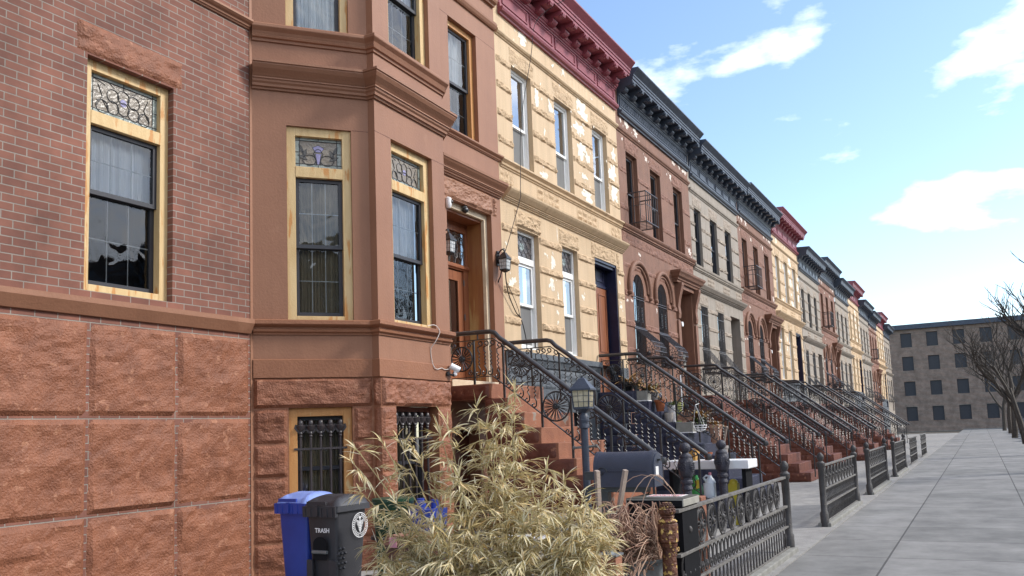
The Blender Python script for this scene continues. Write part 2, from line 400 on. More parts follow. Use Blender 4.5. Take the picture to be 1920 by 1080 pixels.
def stained(parent, fr, a, b, c, d, v, pat):
    m = MB(); m.quad(fr(a, v, c), fr(b, v, c), fr(b, v, d), fr(a, v, d))
    g = m.build('stained_glass', M['stain'] if pat != 'hex' else M['stain_dk'], parent)
    L = MB(); w = b-a; h = d-c
    def line(pts, r=.0045): L.tube([fr(u, v-.003, z) for u, z in pts], r, 5)
    def fill(pts, mat, dv):
        q = MB(); q.add([fr(u, v-dv, z) for u, z in pts], [tuple(range(len(pts)))]); q.build('glass_piece', mat, g)
    bw = .055
    if pat != 'hex':
        q = MB()
        for x0, x1, y0, y1 in ((a, a+bw, c, d), (b-bw, b, c, d), (a+bw, b-bw, c, c+bw), (a+bw, b-bw, d-bw*.7, d)):
            q.quad(fr(x0, v-.002, y0), fr(x1, v-.002, y0), fr(x1, v-.002, y1), fr(x0, v-.002, y1))
        q.build('border_glass', M['stain_b'], g)
        for x in (a+bw, b-bw): line([(x, c), (x, d)])
        for z in (c+bw, d-bw*.7): line([(a, z), (b, z)])
        for x in (a, b-bw): line([(x, c+h*.52), (x+bw, c+h*.52)])
        for z in (c, d-bw*.7): line([(a+w*.5, z), (a+w*.5, z+bw*.8)])
    cu = (a+b)/2
    if pat == 'flower':
        for sx in (-1, 1):
            cx = cu+sx*w*.19
            line(ell(cx, c+h*.28, w*.14, h*.17, 22))
            line([(cu+sx*.02, c+bw), (cu+sx*.03, c+h*.3), (cu+sx*w*.1, c+h*.5), (cu+sx*w*.05, c+h*.62), (cu, c+h*.66)])
            line([(cx+sx*w*.1, c+h*.38), (cx+sx*w*.16, c+h*.6), (cx+sx*w*.22, c+h*.72)])
            for lu, lz, ang in ((w*.2, h*.36, 25), (w*.24, h*.64, 65), (w*.13, h*.5, 110)):
                o = (cx+sx*lu*.75, c+lz); ca, sa = math.cos(R(ang)), math.sin(R(ang))
                pts = [(o[0]+sx*(t*ca*.06-n_*sa*.02), o[1]+t*sa*.06+n_*ca*.02) for t, n_ in ((-1, 0), (-.5, .9), (.2, .9), (1, 0), (.2, -.9), (-.5, -.9))]
                fill(pts, M['stain_leaf'], .0035); line(pts+pts[:1], .003)
        p = [(cu-.035, c+h*.55), (cu+.035, c+h*.55), (cu+.07, c+h*.7), (cu, c+h*.78), (cu-.07, c+h*.7)]
        fill(p, M['stain_v'], .0035); line(p+p[:1], .003)
        p = [(cu-.012, c+bw), (cu+.012, c+bw), (cu+.035, c+h*.5), (cu-.035, c+h*.5)]
        fill(p, M['stain_v'], .0038); line(p+p[:1], .003)
    elif pat == 'ovals':
        for i in range(-2, 3):
            for j in (0, 1):
                if abs(i) == 2 and j: continue
                line(ell(cu+i*w*.15, c+h*(.34+.30*j)-.02*abs(i), w*.085, h*.17, 16))
        for sx in (-1, 1):
            line([(cu+sx*w*.38, c+h*.22), (cu+sx*w*.30, c+h*.5), (cu+sx*w*.36, c+h*.78)])
            line([(cu+sx*w*.22, c+h*.2), (cu+sx*w*.3, c+h*.42), (cu+sx*w*.38, c+h*.36)])
        for i in range(5):
            line([(a+bw+(w-2*bw)*i/4, d-bw*.7), (cu+(i-2)*w*.13, c+h*.8)], .003)
        p = ell(cu, c+h*.5, w*.05, h*.1, 8)[:-1]; fill(p, M['stain_v'], .0035)
    else:
        nx, nz = 4, 4
        for i in range(nx):
            for j in range(nz):
                x = a+w*(i+.5+(.25 if j % 2 else -.1))/nx; z = c+h*(j+.5)/nz
                line(ell(x, z, w/nx*.48, h/nz*.56, 6), .005)
        fill(ell(cu-.02, c+h*.5, w*.13, h*.17, 8)[:-1], M['stain_b'], .003)
    L.build('lead_came', M['lead'], g)

def window(parent, fr, u0, u1, z0, z1, rev=.07, casing='wood', cw=.10, sashm='sash_dark', transom=None, meet=None, muntin=None,
           pat=None, up='curtain', low=None, screen=False, gl='glass', gap=.05, sw=.045, cd=.09, sill=None, label=None):
    m = MB()
    cb = cw*.8 if sill is None else sill
    ring(m, fr, u0, u1, z0, z1, cw, rev, rev+cd, wb=cb)
    if transom: m.box(fr, u0+cw, u1-cw, rev-.004, rev+cd-.01, transom[0], transom[1])
    w = m.build('window', M[casing], parent, bevel=.004, label=label)
    a, b, c, d = u0+cw, u1-cw, z0+cb, z1-cw
    v = rev+gap
    if transom:
        stained(w, fr, a, b, transom[1], d, v+.01, pat); d = transom[0]
    mt = meet or (c+d)/2
    sash(w, fr, a, b, mt-.02, d, v, M[sashm], sw, muntin, gl)
    sash(w, fr, a, b, c, mt+.02, v+.041, M[sashm], sw, muntin, gl, screen, bottom=sw*1.25)
    # curtain and near-black backing sheet behind the panes
    def drape(z_0, z_1, kind, name):
        q = MB(); n = 40; vs = []
        for j in (0, 1):
            for i in range(n+1):
                uu = a-.02+(b-a+.04)*i/n
                vs.append(fr(uu, v+.14+.018*math.sin(i*1.9)+.012*math.sin(i*.7+1), (z_0, z_1)[j]))
        q.add(vs, [(i, i+1, n+2+i, n+1+i) for i in range(n)])
        q.build(name, M[kind], w, smooth=True)
    dz = transom[1] if transom else z1
    if up: drape(mt, z1, up, 'curtain')
    else: up = None
    if low: drape(z0, mt, low, 'curtain')
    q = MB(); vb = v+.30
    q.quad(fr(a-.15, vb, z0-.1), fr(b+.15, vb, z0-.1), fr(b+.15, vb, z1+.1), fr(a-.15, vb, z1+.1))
    q.build('dark_backing', M['interior'], w)  # near-black sheet: darkness of the unlit room put into its colour
    return w

def bar_grille(parent, fr, u0, u1, z0, z1, v, n, mat='iron_brown', name='window_grille', tops=True):
    m = MB()
    for i in range(n):
        u = u0+(u1-u0)*(i+.5)/n
        m.tube([fr(u, v, z0), fr(u, v, z1-.16)], .015, 8)
        if tops:
            zc = z1-.13
            m.lathe(fr(u, v, zc), [(.013, -.10), (.026, -.085), (.016, -.07), (.026, -.05), (.018, -.03), (.045, .0), (.055, .035), (.03, .045), (.034, .07), (.026, .095), (.006, .11)], 10)
            m.plate(fr, [(u-.062, zc+.055), (u-.075, zc+.01), (u-.03, zc-.05), (u, zc-.02), (u+.03, zc-.05), (u+.075, zc+.01), (u+.062, zc+.055), (u+.03, zc+.045), (u, zc+.09), (u-.03, zc+.045)], v-.012, v+.012)
        m.sphere(fr(u, v, z0+.1), .022, 8); m.sphere(fr(u, v, z0+.14), .018, 8)
    for z in (z0+.05, z1-.36):
        m.box(fr, u0-.02, u1+.02, v-.018, v-.008, z-.012, z+.012)
    return m.build(name, M[mat], parent, smooth=True)

# ------------------------------------------------------------------ cornice with brackets
def cornice(parent, fr, u0, u1, zb, mat, n_br, panels, ornament=False, first=.12):
    """bracketed metal cornice, zb = underside of its lowest moulding (zb + 1.1 = top)"""
    p0 = fr(u0, 0, 0)[:2]; p1 = fr(u1, 0, 0)[:2]
    m = MB()
    z = zb
    m.sweep([p0, p1], [(-.02, z), (.05, z), (.055, z+.03), (.10, z+.05), (.12, z+.09), (.12, z+.115), (.06, z+.13), (.055, z+.2), (.035, z+.215),
                       (.035, z+.50), (.06, z+.51), (.065, z+.535), (.09, z+.545), (.095, z+.575), (.12, z+.59), (.135, z+.64), (.05, z+.65), (.045, z+.78), (-.02, z+.78)])
    # projecting soffit, fascia and crown
    m.sweep([p0, p1], [(-.02, z+.785), (.43, z+.785), (.43, z+.83), (.45, z+.835), (.45, z+.90), (.47, z+.91), (.475, z+.945), (.52, z+.99), (.58, z+1.05), (.60, z+1.07), (.60, z+1.10), (-.02, z+1.13)])
    c = m.build('cornice', mat, parent)
    pm = MB()
    if panels:
        w = (u1-u0-.12)/panels
        for i in range(panels):
            a = u0+.06+w*i+.06; b = a+w-.12
            ring(pm, fr, a, b, z+.235, z+.485, .03, -.055, -.030)
            ring(pm, fr, a+.035, b-.035, z+.27, z+.45, .012, -.045, -.030)
    if ornament:
        ring(pm, fr, u0+.06, u1-.06, z+.225, z+.495, .03, -.06, -.030)
        rr = random.Random(3)
        n = int((u1-u0-.3)/.16)
        for i in range(n):
            cu = u0+.2+i*.16
            for k in range(3):
                q = [(cu+.05*math.cos(t)*(1-k*.28), z+.36+(.09-.025*k)*math.sin(t)) for t in [R(30*j+rr.uniform(-20, 20)) for j in range(13)]]
                pm.tube([fr(x, -.05, y) for x, y in q], .008, 4)
            pm.tube([fr(cu+.05, -.05, z+.27), fr(cu+.08, -.05, z+.36), fr(cu+.11, -.05, z+.45)], .01, 4)
    pm.build('frieze_panel', mat, c)
    for i in range(n_br):
        u = u0+first+(u1-u0-2*first)*i/(n_br-1)
        b = MB(); hw = .105
        prof = [(0., z+.57), (-.12, z+.57), (-.17, z+.59), (-.20, z+.625), (-.205, z+.66), (-.19, z+.685), (-.26, z+.68), (-.33, z+.69), (-.38, z+.715), (-.40, z+.75), (-.40, z+.784), (0., z+.784)]
        b.prism(fr, [(v-.04, zz) for v, zz in prof], u-hw, u+hw)
        b.prism(fr, [(v-.045, zz) for v, zz in ((-.15, z+.58), (-.19, z+.62), (-.19, z+.66), (-.15, z+.68))], u-hw*.55, u+hw*.55)
        for du in (-.045, 0, .045):
            b.prism(fr, [(-.37, z+.66), (-.44, z+.675), (-.455, z+.72), (-.43, z+.782), (-.37, z+.78)], u+du-.016, u+du+.016)
        b.build('bracket', mat, c)
    return c

def jag(rr, cu, cz, w, h, n=22):
    pts = []
    k1, k2 = rr.uniform(0, 6), rr.uniform(0, 6)
    for i in range(n):
        t = 2*math.pi*i/n
        q = .62+.32*math.sin(2*t+k1)*rr.uniform(.3, 1)+.18*math.sin(5*t+k2)+rr.uniform(-.17, .17)
        q = max(.22, q)
        pts.append((cu+w*.5*q*math.cos(t), cz+h*.55*q*math.sin(t)))
    return pts

def peel(parent, fr, L, mat, seed, name='peeled_paint', v=-.0035):
    rr = random.Random(seed)
    for u, z, w, h in L:
        k_ = 1.25 if z > 6 else .95; w *= k_; h *= k_; m = MB(); Z = [0]
        def patch(u, z, w, h):
            pts = jag(rr, u, z, w, h); n = len(pts); Z[0] += 1; vv = v-.0004*Z[0]
            m.add([fr(u, vv, z)]+[fr(a, vv, b) for a, b in pts], [(0, 1+i, 1+(i+1) % n) for i in range(n)])
        patch(u, z, w, h)
        if w > .25:
            for _ in range(3): patch(u+rr.uniform(-.3, .3)*w, z+rr.uniform(-.35, .35)*h, w*rr.uniform(.3, .55), h*rr.uniform(.4, .7))
        if w*h > .03:
            for _ in range(int(2+w*h*12)): patch(u+rr.uniform(-.7, .7)*w, z+rr.uniform(-.75, .75)*h, rr.uniform(.03, .1), rr.uniform(.03, .1))
        m.build(name, mat, parent)

# ------------------------------------------------------------------ house 1: brownstone with the bay
FF = W0
C = Vector((8.155, -1.0)); CA = R(1.8)
FB = Fr(8.155, -1.0, 1.8)                     # bay front
REN = (8.155, -.90)
FL = Fr(8.155, -.90, -41.)                    # bay left face, u runs 0 -> -1.37
BR = (8.155+1.624*math.cos(CA), -1.0+1.624*math.sin(CA))
FR_ = Fr(BR[0], BR[1], 45.)                   # bay right face
LEN_R = -BR[1]/math.sin(R(45)); LEN_L = .90/math.sin(R(41))
XL = 8.155-LEN_L*math.cos(R(41)); XR = BR[0]+LEN_R*math.cos(R(45))
BAY = [(XL, .0), REN, (8.155, -1.0), BR, (XR, 0.)]
X0, X1, X2, X3, X4 = 7.08, 13.083, 19.083, 24.97, 30.93

h1 = empty('row_house', (10, 0, 0), 'brown painted brownstone with a projecting bay and worn wooden window frames', 'row house', 'terraced row houses')
# main wall (right of the bay), with the upper window and the door opening
mw = MB()
mw.wall(FF, X0, X1, 6.0, 10.4, [(XL+.02, XR-.02, 6.0, 10.4, .02), (11.5, 12.41, 6.5, 8.5)], .2)
mw.wall(FF, X0, X1, 0, 6.0, [(XL+.02, XR-.02, 0, 6.0, .02), (11.30, 12.745, 2.276, 5.345, .5), (11.35, 12.1, .2, 1.6, .3)], .2)
mw.build('wall', M['brown'], h1)
bw = MB()
LW = [(-.98, -.212, 2.92, 5.28), (-.98, -.225, 6.49, 8.5)]
bw.wall(FL, -LEN_L, 0, 2.47, 10.4, LW, .16)
bw.wall(FB, 0, 1.624, 2.47, 10.4, [(.34, 1.31, 2.93, 5.283), (.34, 1.32, 6.49, 8.5)], .16)
bw.wall(FR_, 0, LEN_R, 2.47, 10.4, [(.25, .95, 2.93, 5.283), (.25, .95, 6.49, 8.5)], .16)
bw.quad((8.155, -1, 2.47), (8.155, -1, 10.4), (8.155, -.9, 10.4), (8.155, -.9, 2.47))
bay = bw.build('bay', M['brown'], h1)
b2 = MB()
b2.wall(FL, -LEN_L, 0, 0, 2.47, [(-.98, -.25, .45, 1.907)], .16)
b2.wall(FB, 0, 1.624, 0, 2.47, [(.334, 1.304, .45, 1.907)], .16)
b2.wall(FR_, 0, LEN_R, 0, 2.47)
b2.quad((8.155, -1, 0), (8.155, -1, 2.47), (8.155, -.9, 2.47), (8.155, -.9, 0))
b2.build('bay_base', M['brown_low'], h1)
# plinth course, rounded mouldings
pm = MB(); pm.sweep(BAY, [(-.01, 2.256), (.022, 2.256), (.022, 2.462), (.014, 2.470), (-.01, 2.470)]); pm.build('sill_course', M['brown_low'], h1)
pm = MB(); pm.sweep(BAY, [(-.01, 2.755), (.018, 2.755), (.02, 2.775), (.05, 2.79), (.055, 2.815), (.03, 2.825), (.03, 2.84), (.085, 2.865), (.095, 2.875), (.095, 2.915), (.08, 2.925), (-.01, 2.935)]); pm.build('sill_course', M['brown_low'], h1)
cm = MB(); cm.sweep(BAY, [(-.01, 5.69), (.025, 5.69), (.03, 5.715), (.055, 5.72), (.06, 5.75), (.08, 5.77), (.085, 5.795), (.10, 5.80), (.10, 5.815), (.085, 5.82), (.11, 5.85), (.16, 5.90), (.185, 5.94), (.185, 5.955), (.20, 5.96), (.20, 5.99), (-.01, 6.0)]); cm.build('moulding', M['brown'], h1)
cm = MB(); cm.sweep(BAY, [(-.01, 6.29), (.02, 6.29), (.025, 6.32), (.05, 6.33), (.06, 6.355), (.045, 6.365), (.06, 6.40), (.095, 6.435), (.10, 6.445), (.10, 6.475), (.09, 6.488), (-.01, 6.49)]); cm.build('moulding', M['brown'], h1)
cm = MB(); cm.sweep(BAY, [(-.01, 8.86), (.03, 8.86), (.07, 8.93), (.08, 9.0), (-.01, 9.0)]); cm.build('moulding', M['brown'], h1)
SB = [(-.01, 6.395), (.02, 6.395), (.025, 6.41), (.04, 6.415), (.045, 6.435), (.07, 6.45), (.09, 6.47), (.09, 6.495), (-.01, 6.50)]
cm = MB(); cm.sweep([(XR, 0), (X1+.03, 0)], SB); cm.build('moulding', M['brown'], h1)
cm = MB(); cm.sweep([(XR, 0), (X1+.0, 0)], [(-.01, 8.862), (.03, 8.862), (.05, 8.885), (.075, 8.93), (.08, 8.965), (.06, 8.985), (.06, 9.0), (-.01, 9.005)]); cm.build('moulding', M['brown'], h1)
dm = MB()
dm.sweep([(10.95, 0), (X1-.02, 0)], [(-.01, 5.705), (.03, 5.705), (.035, 5.73), (.06, 5.735), (.065, 5.755), (.085, 5.765), (.09, 5.78), (.105, 5.785), (.105, 5.80), (.12, 5.82), (.17, 5.87), (.19, 5.90), (.20, 5.905), (.205, 5.945), (-.01, 5.96)])
dm.build('door_cornice', M['brown'], h1)
rk = MB()
rk.rock(FF, 11.08, 12.77, 5.345, 5.70, .05, 3, .022, freq=4.)
rk.rock(FF, 12.79, 12.95, 5.33, 5.68, .05, 5, .02, freq=6)
rk.build('rock_faced_lintel', M['brown'], h1)
q = MB(); q.box(FF, 11.34, 12.11, .24, .29, .2, 1.61); bd = q.build('basement_door', M['interior'], h1)
q = MB(); q.box(FF, 11.36, 12.09, .2, .235, .22, 1.58); q.build('basement_door_leaf', M['brown_dark'], bd)
# thin joints between the stucco panels
for fr, u0, u1, z in ((FB, 0, .33, 5.281), (FB, 1.32, 1.624, 5.281), (FL, -.2, 0, 5.281), (FF, 10.8, 11.49, 8.5), (FF, 12.42, 13.08, 8.5)):
    jm = MB(); jm.box(fr, u0, u1, -.0012, .01, z-.004, z+.004); jm.build('panel_joint', M['brown_dark'], h1)
# rock-faced base
rb = MB()
rb.rock(FL, -LEN_L, -.005, 1.905, 2.254, .055, 11, .02, freq=1.7, edge=.04)
rb.rock(FB, .03, 1.624, 1.905, 2.254, .06, 12, .02, freq=2.6, edge=.04)
rb.rock(Fr(8.155, -.90, -90), 0.004, .115, 1.905, 2.254, .05, 13, .02)
rb.rock(FR_, 0, LEN_R, 1.905, 2.254, .05, 17, .04)
zz = [1.90, 1.50, 1.12, .76, .38, .0]
for i in range(5):
    rb.rock(FL, -.235, -.005, zz[i+1], zz[i], .04, 20+i, .022)
    rb.rock(FL, -LEN_L, -.99, zz[i+1], zz[i], .04, 30+i, .022)
    rb.rock(FB, .02, .325, zz[i+1], zz[i], .05, 40+i, .022)
    rb.rock(FB, 1.315, 1.624, zz[i+1], zz[i], .045, 50+i, .022)
    rb.rock(Fr(8.155, -.90, -90), .004, .115, zz[i+1], zz[i], .03, 60+i, .022)
    rb.rock(FR_, 0, LEN_R, zz[i+1], zz[i], .04, 70+i, .05)
rb.build('rock_faced_base', M['brown_rock'], h1)
roofm = MB(); roofm.box(W0, X0, X1-.01, .02, 9, 10.3, 10.38); roofm.build('roof', M['asphalt'], h1)
sw = MB(); sw.box(W0, X0, X0+.2, .03, 9, 0, 10.3); sw.box(W0, X0, X1-.01, 8.8, 9, 0, 10.3); sw.build('party_wall', M['brickwall'], h1)
cornice(h1, FF, XR, X1-.02, 9.30, M['brown'], 5, 2)
# windows
T = (4.665, 4.795)
window(h1, FL, -.98, -.212, 2.92, 5.28, .035, 'wood', .105, transom=T, meet=3.83, muntin=(3, 2), pat='flower', up='curtain_warm', low='curtain_warm', sill=.065, label='bay window with flower patterned leaded transom')
window(h1, FB, .34, 1.31, 2.93, 5.283, .07, 'wood', .11, transom=T, meet=3.83, muntin=(3, 2), pat='ovals', up='curtain', low=None, sill=.06, label='bay window with oval patterned leaded transom')
window(h1, FR_, .25, .95, 2.93, 5.283, .07, 'wood', .10, meet=3.9, muntin=(3, 2))
window(h1, FL, -.98, -.225, 6.49, 8.5, .035, 'wood', .095, meet=7.6, muntin=(3, 2), up='curtain', low='curtain', sill=.02)
window(h1, FB, .34, 1.32, 6.49, 8.5, .07, 'wood', .11, meet=7.35, muntin=(3, 2), up='curtain', low=None, sill=.02)
window(h1, FR_, .25, .95, 6.49, 8.5, .07, 'wood', .10, meet=7.4, muntin=(3, 2))
window(h1, FF, 11.5, 12.41, 6.5, 8.5, .08, 'wood_or', .10, meet=7.45, muntin=(3, 2), up='curtain', sill=.02)
for fr, a, b, n in ((FL, -.98, -.25, 5), (FB, .334, 1.304, 6)):
    w = window(h1, fr, a, b, .45, 1.905, .05 if fr is FL else .13, 'wood_or' if fr is FL else 'brown_dark', .10 if fr is FL else .06, meet=1.2, up='curtain_warm', low='curtain_warm', sill=.06, gl='glass', gap=.08, label='barred basement window')  # beige curtains added to lighten these panes in place of reflections
    bar_grille(w, fr, a+(.08 if fr is FL else .05), b-(.08 if fr is FL else .05), .5, 1.79 if fr is FL else 1.86, .06 if fr is FL else .10, n, 'iron_brown')
# entrance: cream frame, varnished jambs, transom with iron scrolls, glazed door
dr = MB()
dr.box(FF, 11.30, 12.67, .10, .16, 5.245, 5.345); dr.box(FF, 12.655, 12.745, .099, .161, 2.276, 5.345); dr.box(FF, 11.30, 11.39, .099, .161, 2.276, 5.245)
door = dr.build('door_frame', M['cream_wood'], h1)
q = MB(); q.box(FF, 12.66, 12.74, .162, .495, 2.276, 5.24); q.box(FF, 11.305, 11.385, .162, .495, 2.276, 5.24)
q.build('jamb_panel', M['wood_jamb'], door)
q = MB(); q.box(FF, 11.386, 12.659, .165, .495, 5.20, 5.243); q.build('jamb_head', M['wood_door'], door)
q = MB()
q.box(FF, 11.386, 12.659, .45, .51, 4.36, 4.46); q.prism(FF, [(.45, 4.37), (.42, 4.39), (.42, 4.42), (.44, 4.45), (.45, 4.455)], 11.386, 12.659)
q.box(FF, 11.386, 12.659, .455, .51, 5.03, 5.199); q.box(FF, 11.386, 11.46, .455, .51, 4.46, 5.03); q.box(FF, 12.585, 12.659, .455, .51, 4.46, 5.03)
q.box(FF, 12.50, 12.659, .46, .53, 2.29, 4.36); q.box(FF, 11.386, 11.53, .46, .53, 2.29, 4.36)
q.build('door_casing', M['wood_door'], door)
q = MB(); q.quad(FF(11.45, .49, 4.46), FF(12.59, .49, 4.46), FF(12.59, .49, 5.03), FF(11.45, .49, 5.03)); q.build('transom_pane', M['glass_flat'], door)
q = MB()
for k in range(6):
    for sz in (0, 1):
        cu = 11.55+k*.185; cz = 4.62+sz*.26; sg = 1 if (k+sz) % 2 else -1
        pts = [(cu+sg*(.085*(1-t/9.5))*math.cos(t), cz+(.10*(1-t/9.5))*math.sin(t)) for t in [i*.5 for i in range(18)]]
        q.tube([FF(u, .475, z) for u, z in pts], .008, 5)
    q.tube([FF(11.5+k*.19, .475, 4.47), FF(11.6+k*.19, .475, 4.75), FF(11.5+k*.19, .475, 5.02)], .008, 5)
q.build('transom_scrollwork', M['lattice'], door)
q = MB()
ring(q, FF, 11.53, 12.50, 2.30, 4.34, .15, .48, .53, wb=.55)
for a in (11.68, ):
    q.box(FF, a+.04, a+.63, .475, .48, 2.40, 2.78)
ring(q, FF, 11.68, 12.35, 2.85, 4.19, .025, .468, .48)
leaf = q.build('door_leaf', M['wood_door'], door, bevel=.004)
q = MB(); q.quad(FF(11.68, .50, 2.85), FF(12.35, .50, 2.85), FF(12.35, .50, 4.19), FF(11.68, .50, 4.19)); q.build('door_pane', M['glass_flat'], leaf)
q = MB(); q.box(FF, 11.35, 12.7, .62, .63, 2.2, 5.1); q.build('dark_backing', M['interior'], door)  # near-black sheet behind the door glass; hall darkness put into its colour
q = MB()
for z in (3.0, 3.55, 4.15): q.tube([FF(12.50, .455, z-.05), FF(12.50, .455, z+.05)], .012, 8)
q.build('hinge', M['lattice'], leaf)
# threshold zone under the door, pale painted
q = MB(); q.box(W0, 11.28, 12.76, -.03, .5, 2.20, 2.40); q.build('threshold', M['cream_wood'], h1, bevel=.008)
q = MB(); q.box(FF, 12.78, 13.05, -.05, -.001, 2.28, 2.62); q.box(FF, 12.77, 13.06, -.06, -.001, 2.62, 2.66); q.build('pilaster_base', M['brown'], h1)

# ------------------------------------------------------------------ house 2: yellow with the red cornice
def bands(parent, mat, fr, piers, zs, th, seed, out=.045):
    for i, (a, b) in enumerate(piers):
        for j, z in enumerate(zs):
            mb = MB(); mb.rock(fr, a+.005, b-.005, z-th/2, z+th/2, out, seed+i*11+j*3, .03, freq=6, edge=.035)
            mb.build('rock_faced_block', mat, parent)
def rock1(parent, mat, name, *a, **k):
    mb = MB(); mb.rock(*a, **k); return mb.build(name, mat, parent)
def quilt(parent, mat, fr, a, b, z0, n, seed):
    mb = MB(); h = .135
    for i in range(n):
        for j in (0, 1): mb.rock(fr, a+(b-a)*i/n+.01, a+(b-a)*(i+1)/n-.01, z0+h*j+.006, z0+h*(j+1)-.006, .045, seed+i*2+j, .025, freq=4, edge=.05)
    mb.box(fr, a-.01, b+.01, -.002, .01, z0-.01, z0+2*h+.01)
    return mb.build('quilted_stone_panel', mat, parent, smooth=True)
def piers_of(u0, u1, ops):
    e = [u0]+[x for o in ops for x in o[:2]]+[u1]
    return list(zip(e[::2], e[1::2]))

h2 = empty('row_house', (16, 0, 0), 'yellow painted stone house with peeling paint, white windows and a dark red bracketed cornice', 'row house', 'terraced row houses')
U2 = [(13.68, 14.51, 6.50, 8.465), (15.545, 16.405, 6.50, 8.465), (17.53, 18.405, 6.50, 8.465)]
L2 = [(13.70, 14.57, 3.06, 5.315), (15.61, 16.40, 3.06, 5.315)]
D2 = (17.31, 18.66, 2.33, 5.36, .32)
mb = MB(); mb.wall(FF, X1, X2, 2.95, 10.4, U2+L2+[D2], .2); mb.build('wall', M['yellow'], h2)
mb = MB(); mb.wall(FF, X1, X2, 0, 2.95, [(17.31, 18.66, 2.33, 2.95, .32), (13.75, 14.5, .6, 1.9, .2), (15.6, 16.35, .6, 1.9, .2)], .2)
for i, (a, b) in enumerate(((13.1, 14.0), (14.02, 15.1), (15.12, 16.2), (16.22, 17.28))):
    mb.rock(FF, a, b, 2.33, 2.72, .05, 200+i, .03)
mb.sweep([(X1, 0), (17.25, 0)], [(-.01, 2.73), (.03, 2.74), (.05, 2.80), (.07, 2.85), (.10, 2.88), (.10, 2.985), (-.01, 2.99)])
mb.build('base', M['grey_stone'], h2)
for a in (13.75, 15.6):
    mb = MB(); ring(mb, FF, a, a+.75, .6, 1.9, .06, .12, .18); w = mb.build('basement_window', M['iron'], h2)
    mb = MB(); mb.quad(FF(a, .17, .6), FF(a+.75, .17, .6), FF(a+.75, .17, 1.9), FF(a, .17, 1.9)); mb.build('pane', M['sash_dark'], w)
PU, PL = piers_of(X1+.01, X2-.01, U2), piers_of(X1+.01, X2-.01, L2+[D2])
YR = M['yellow_rock']
bands(h2, YR, FF, PU, [8.395, 7.905, 7.375, 6.865], .15, 100, .05)
bands(h2, YR, FF, PL, [5.225, 4.66, 4.087, 3.538], .16, 160, .055)
for i, (a, b, c, d) in enumerate(U2): rock1(h2, YR, 'lintel', FF, a-.06, b+.13, 8.475, 8.80, .03, 300+i, .025, freq=5)
for i, (a, b, c, d) in enumerate(L2): rock1(h2, YR, 'lintel', FF, a-.10, b+.09, 5.325, 5.66, .07 if i == 0 else .04, 310+i, .022, freq=4)
rock1(h2, YR, 'lintel', FF, 17.36, 18.62, 5.37, 5.70, .03, 320, .02, freq=9); rock1(h2, YR, 'lintel_block', FF, 17.14, 17.34, 5.30, 5.70, .035, 321, .02, freq=9); rock1(h2, YR, 'lintel_block', FF, 18.64, 18.84, 5.30, 5.70, .035, 322, .02, freq=9)
for k, (a, b) in enumerate(((13.10, 13.62), (14.6, 15.59), (16.49, 17.56), (18.43, 19.01))): quilt(h2, YR, FF, a, b, 6.035, 4 if b-a > .7 else 3, 330+k*9)
mb = MB(); mb.sweep([(X1+.035, 0), (X2, 0)], [(-.01, 8.835), (.02, 8.84), (.025, 8.858), (.05, 8.87), (.07, 8.90), (.07, 8.93), (.045, 8.95), (-.01, 8.955)]); mb.build('moulding', M['yellow'], h2)
mb = MB(); mb.sweep([(X1+.04, 0), (X2+.02, 0)], [(-.01, 6.33), (.02, 6.335), (.025, 6.36), (.05, 6.37), (.055, 6.39), (.04, 6.395), (.045, 6.415), (.075, 6.44), (.10, 6.46), (.10, 6.49), (-.01, 6.498)]); mb.build('moulding', M['yellow'], h2)
mb = MB(); mb.sweep([(X1+.09, 0), (X2+.0, 0)], [(-.01, 5.72), (.03, 5.722), (.03, 5.745), (.055, 5.75), (.055, 5.77), (.08, 5.775), (.08, 5.795), (.10, 5.80), (.12, 5.82), (.17, 5.87), (.195, 5.905), (.20, 5.935), (-.01, 5.95)]); mb.build('moulding', M['yellow'], h2)
PEEL2 = [(14.19, 9.18, 0.41, 0.27), (15.56, 9.13, 0.13, 0.11), (16.09, 9.18, 0.19, 0.15), (14.74, 8.18, 0.27, 0.39), (15.37, 8.17, 0.23, 0.26), (17.02, 8.59, 0.73, 0.44), (16.79, 8.15, 0.53, 0.28), (16.86, 7.63, 0.59, 0.33), (17.2, 7.59, 0.28, 0.23), (15.04, 7.54, 0.1, 0.14), (18.81, 8.08, 0.25, 0.28), (14.92, 6.62, 0.34, 0.18), (16.98, 7.09, 0.3, 0.12), (17.11, 6.68, 0.6, 0.32), (18.72, 7.63, 0.49, 0.43), (18.72, 7.16, 0.5, 0.46), (14.83, 5.0, 0.12, 0.1), (15.15, 4.87, 0.37, 0.31), (15.08, 4.44, 0.32, 0.26), (15.35, 4.23, 0.13, 0.18), (13.43, 4.25, 0.36, 0.22), (15.43, 5.5, 0.05, 0.34), (15.29, 3.89, 0.15, 0.15), (15.29, 3.69, 0.12, 0.13), (16.59, 4.36, 0.23, 0.16), (18.8, 4.98, 0.14, 0.16), (18.80, 4.4, 0.22, 0.18), (13.25, 4.93, 0.12, 0.12), (14.64, 3.95, 0.09, 0.08), (13.9, 8.62, .25, .2), (17.6, 9.1, .1, .06), (18.3, 9.12, .12, .08), (15.75, 8.62, .16, .22)]
peel(h2, FF, PEEL2, M['flake'], 5)
cornice(h2, FF, X1+.16, X2-.03, 9.285, M['red'], 10, 5, first=.3)
for k, (a, b, c, d) in enumerate(U2):
    window(h2, FF, a, b, c, d, .10, 'white_vinyl', .055, 'white_vinyl', meet=7.36, up=None, screen=True, sill=.03, gl='glass_flat', gap=.03, sw=.05, cd=.1)
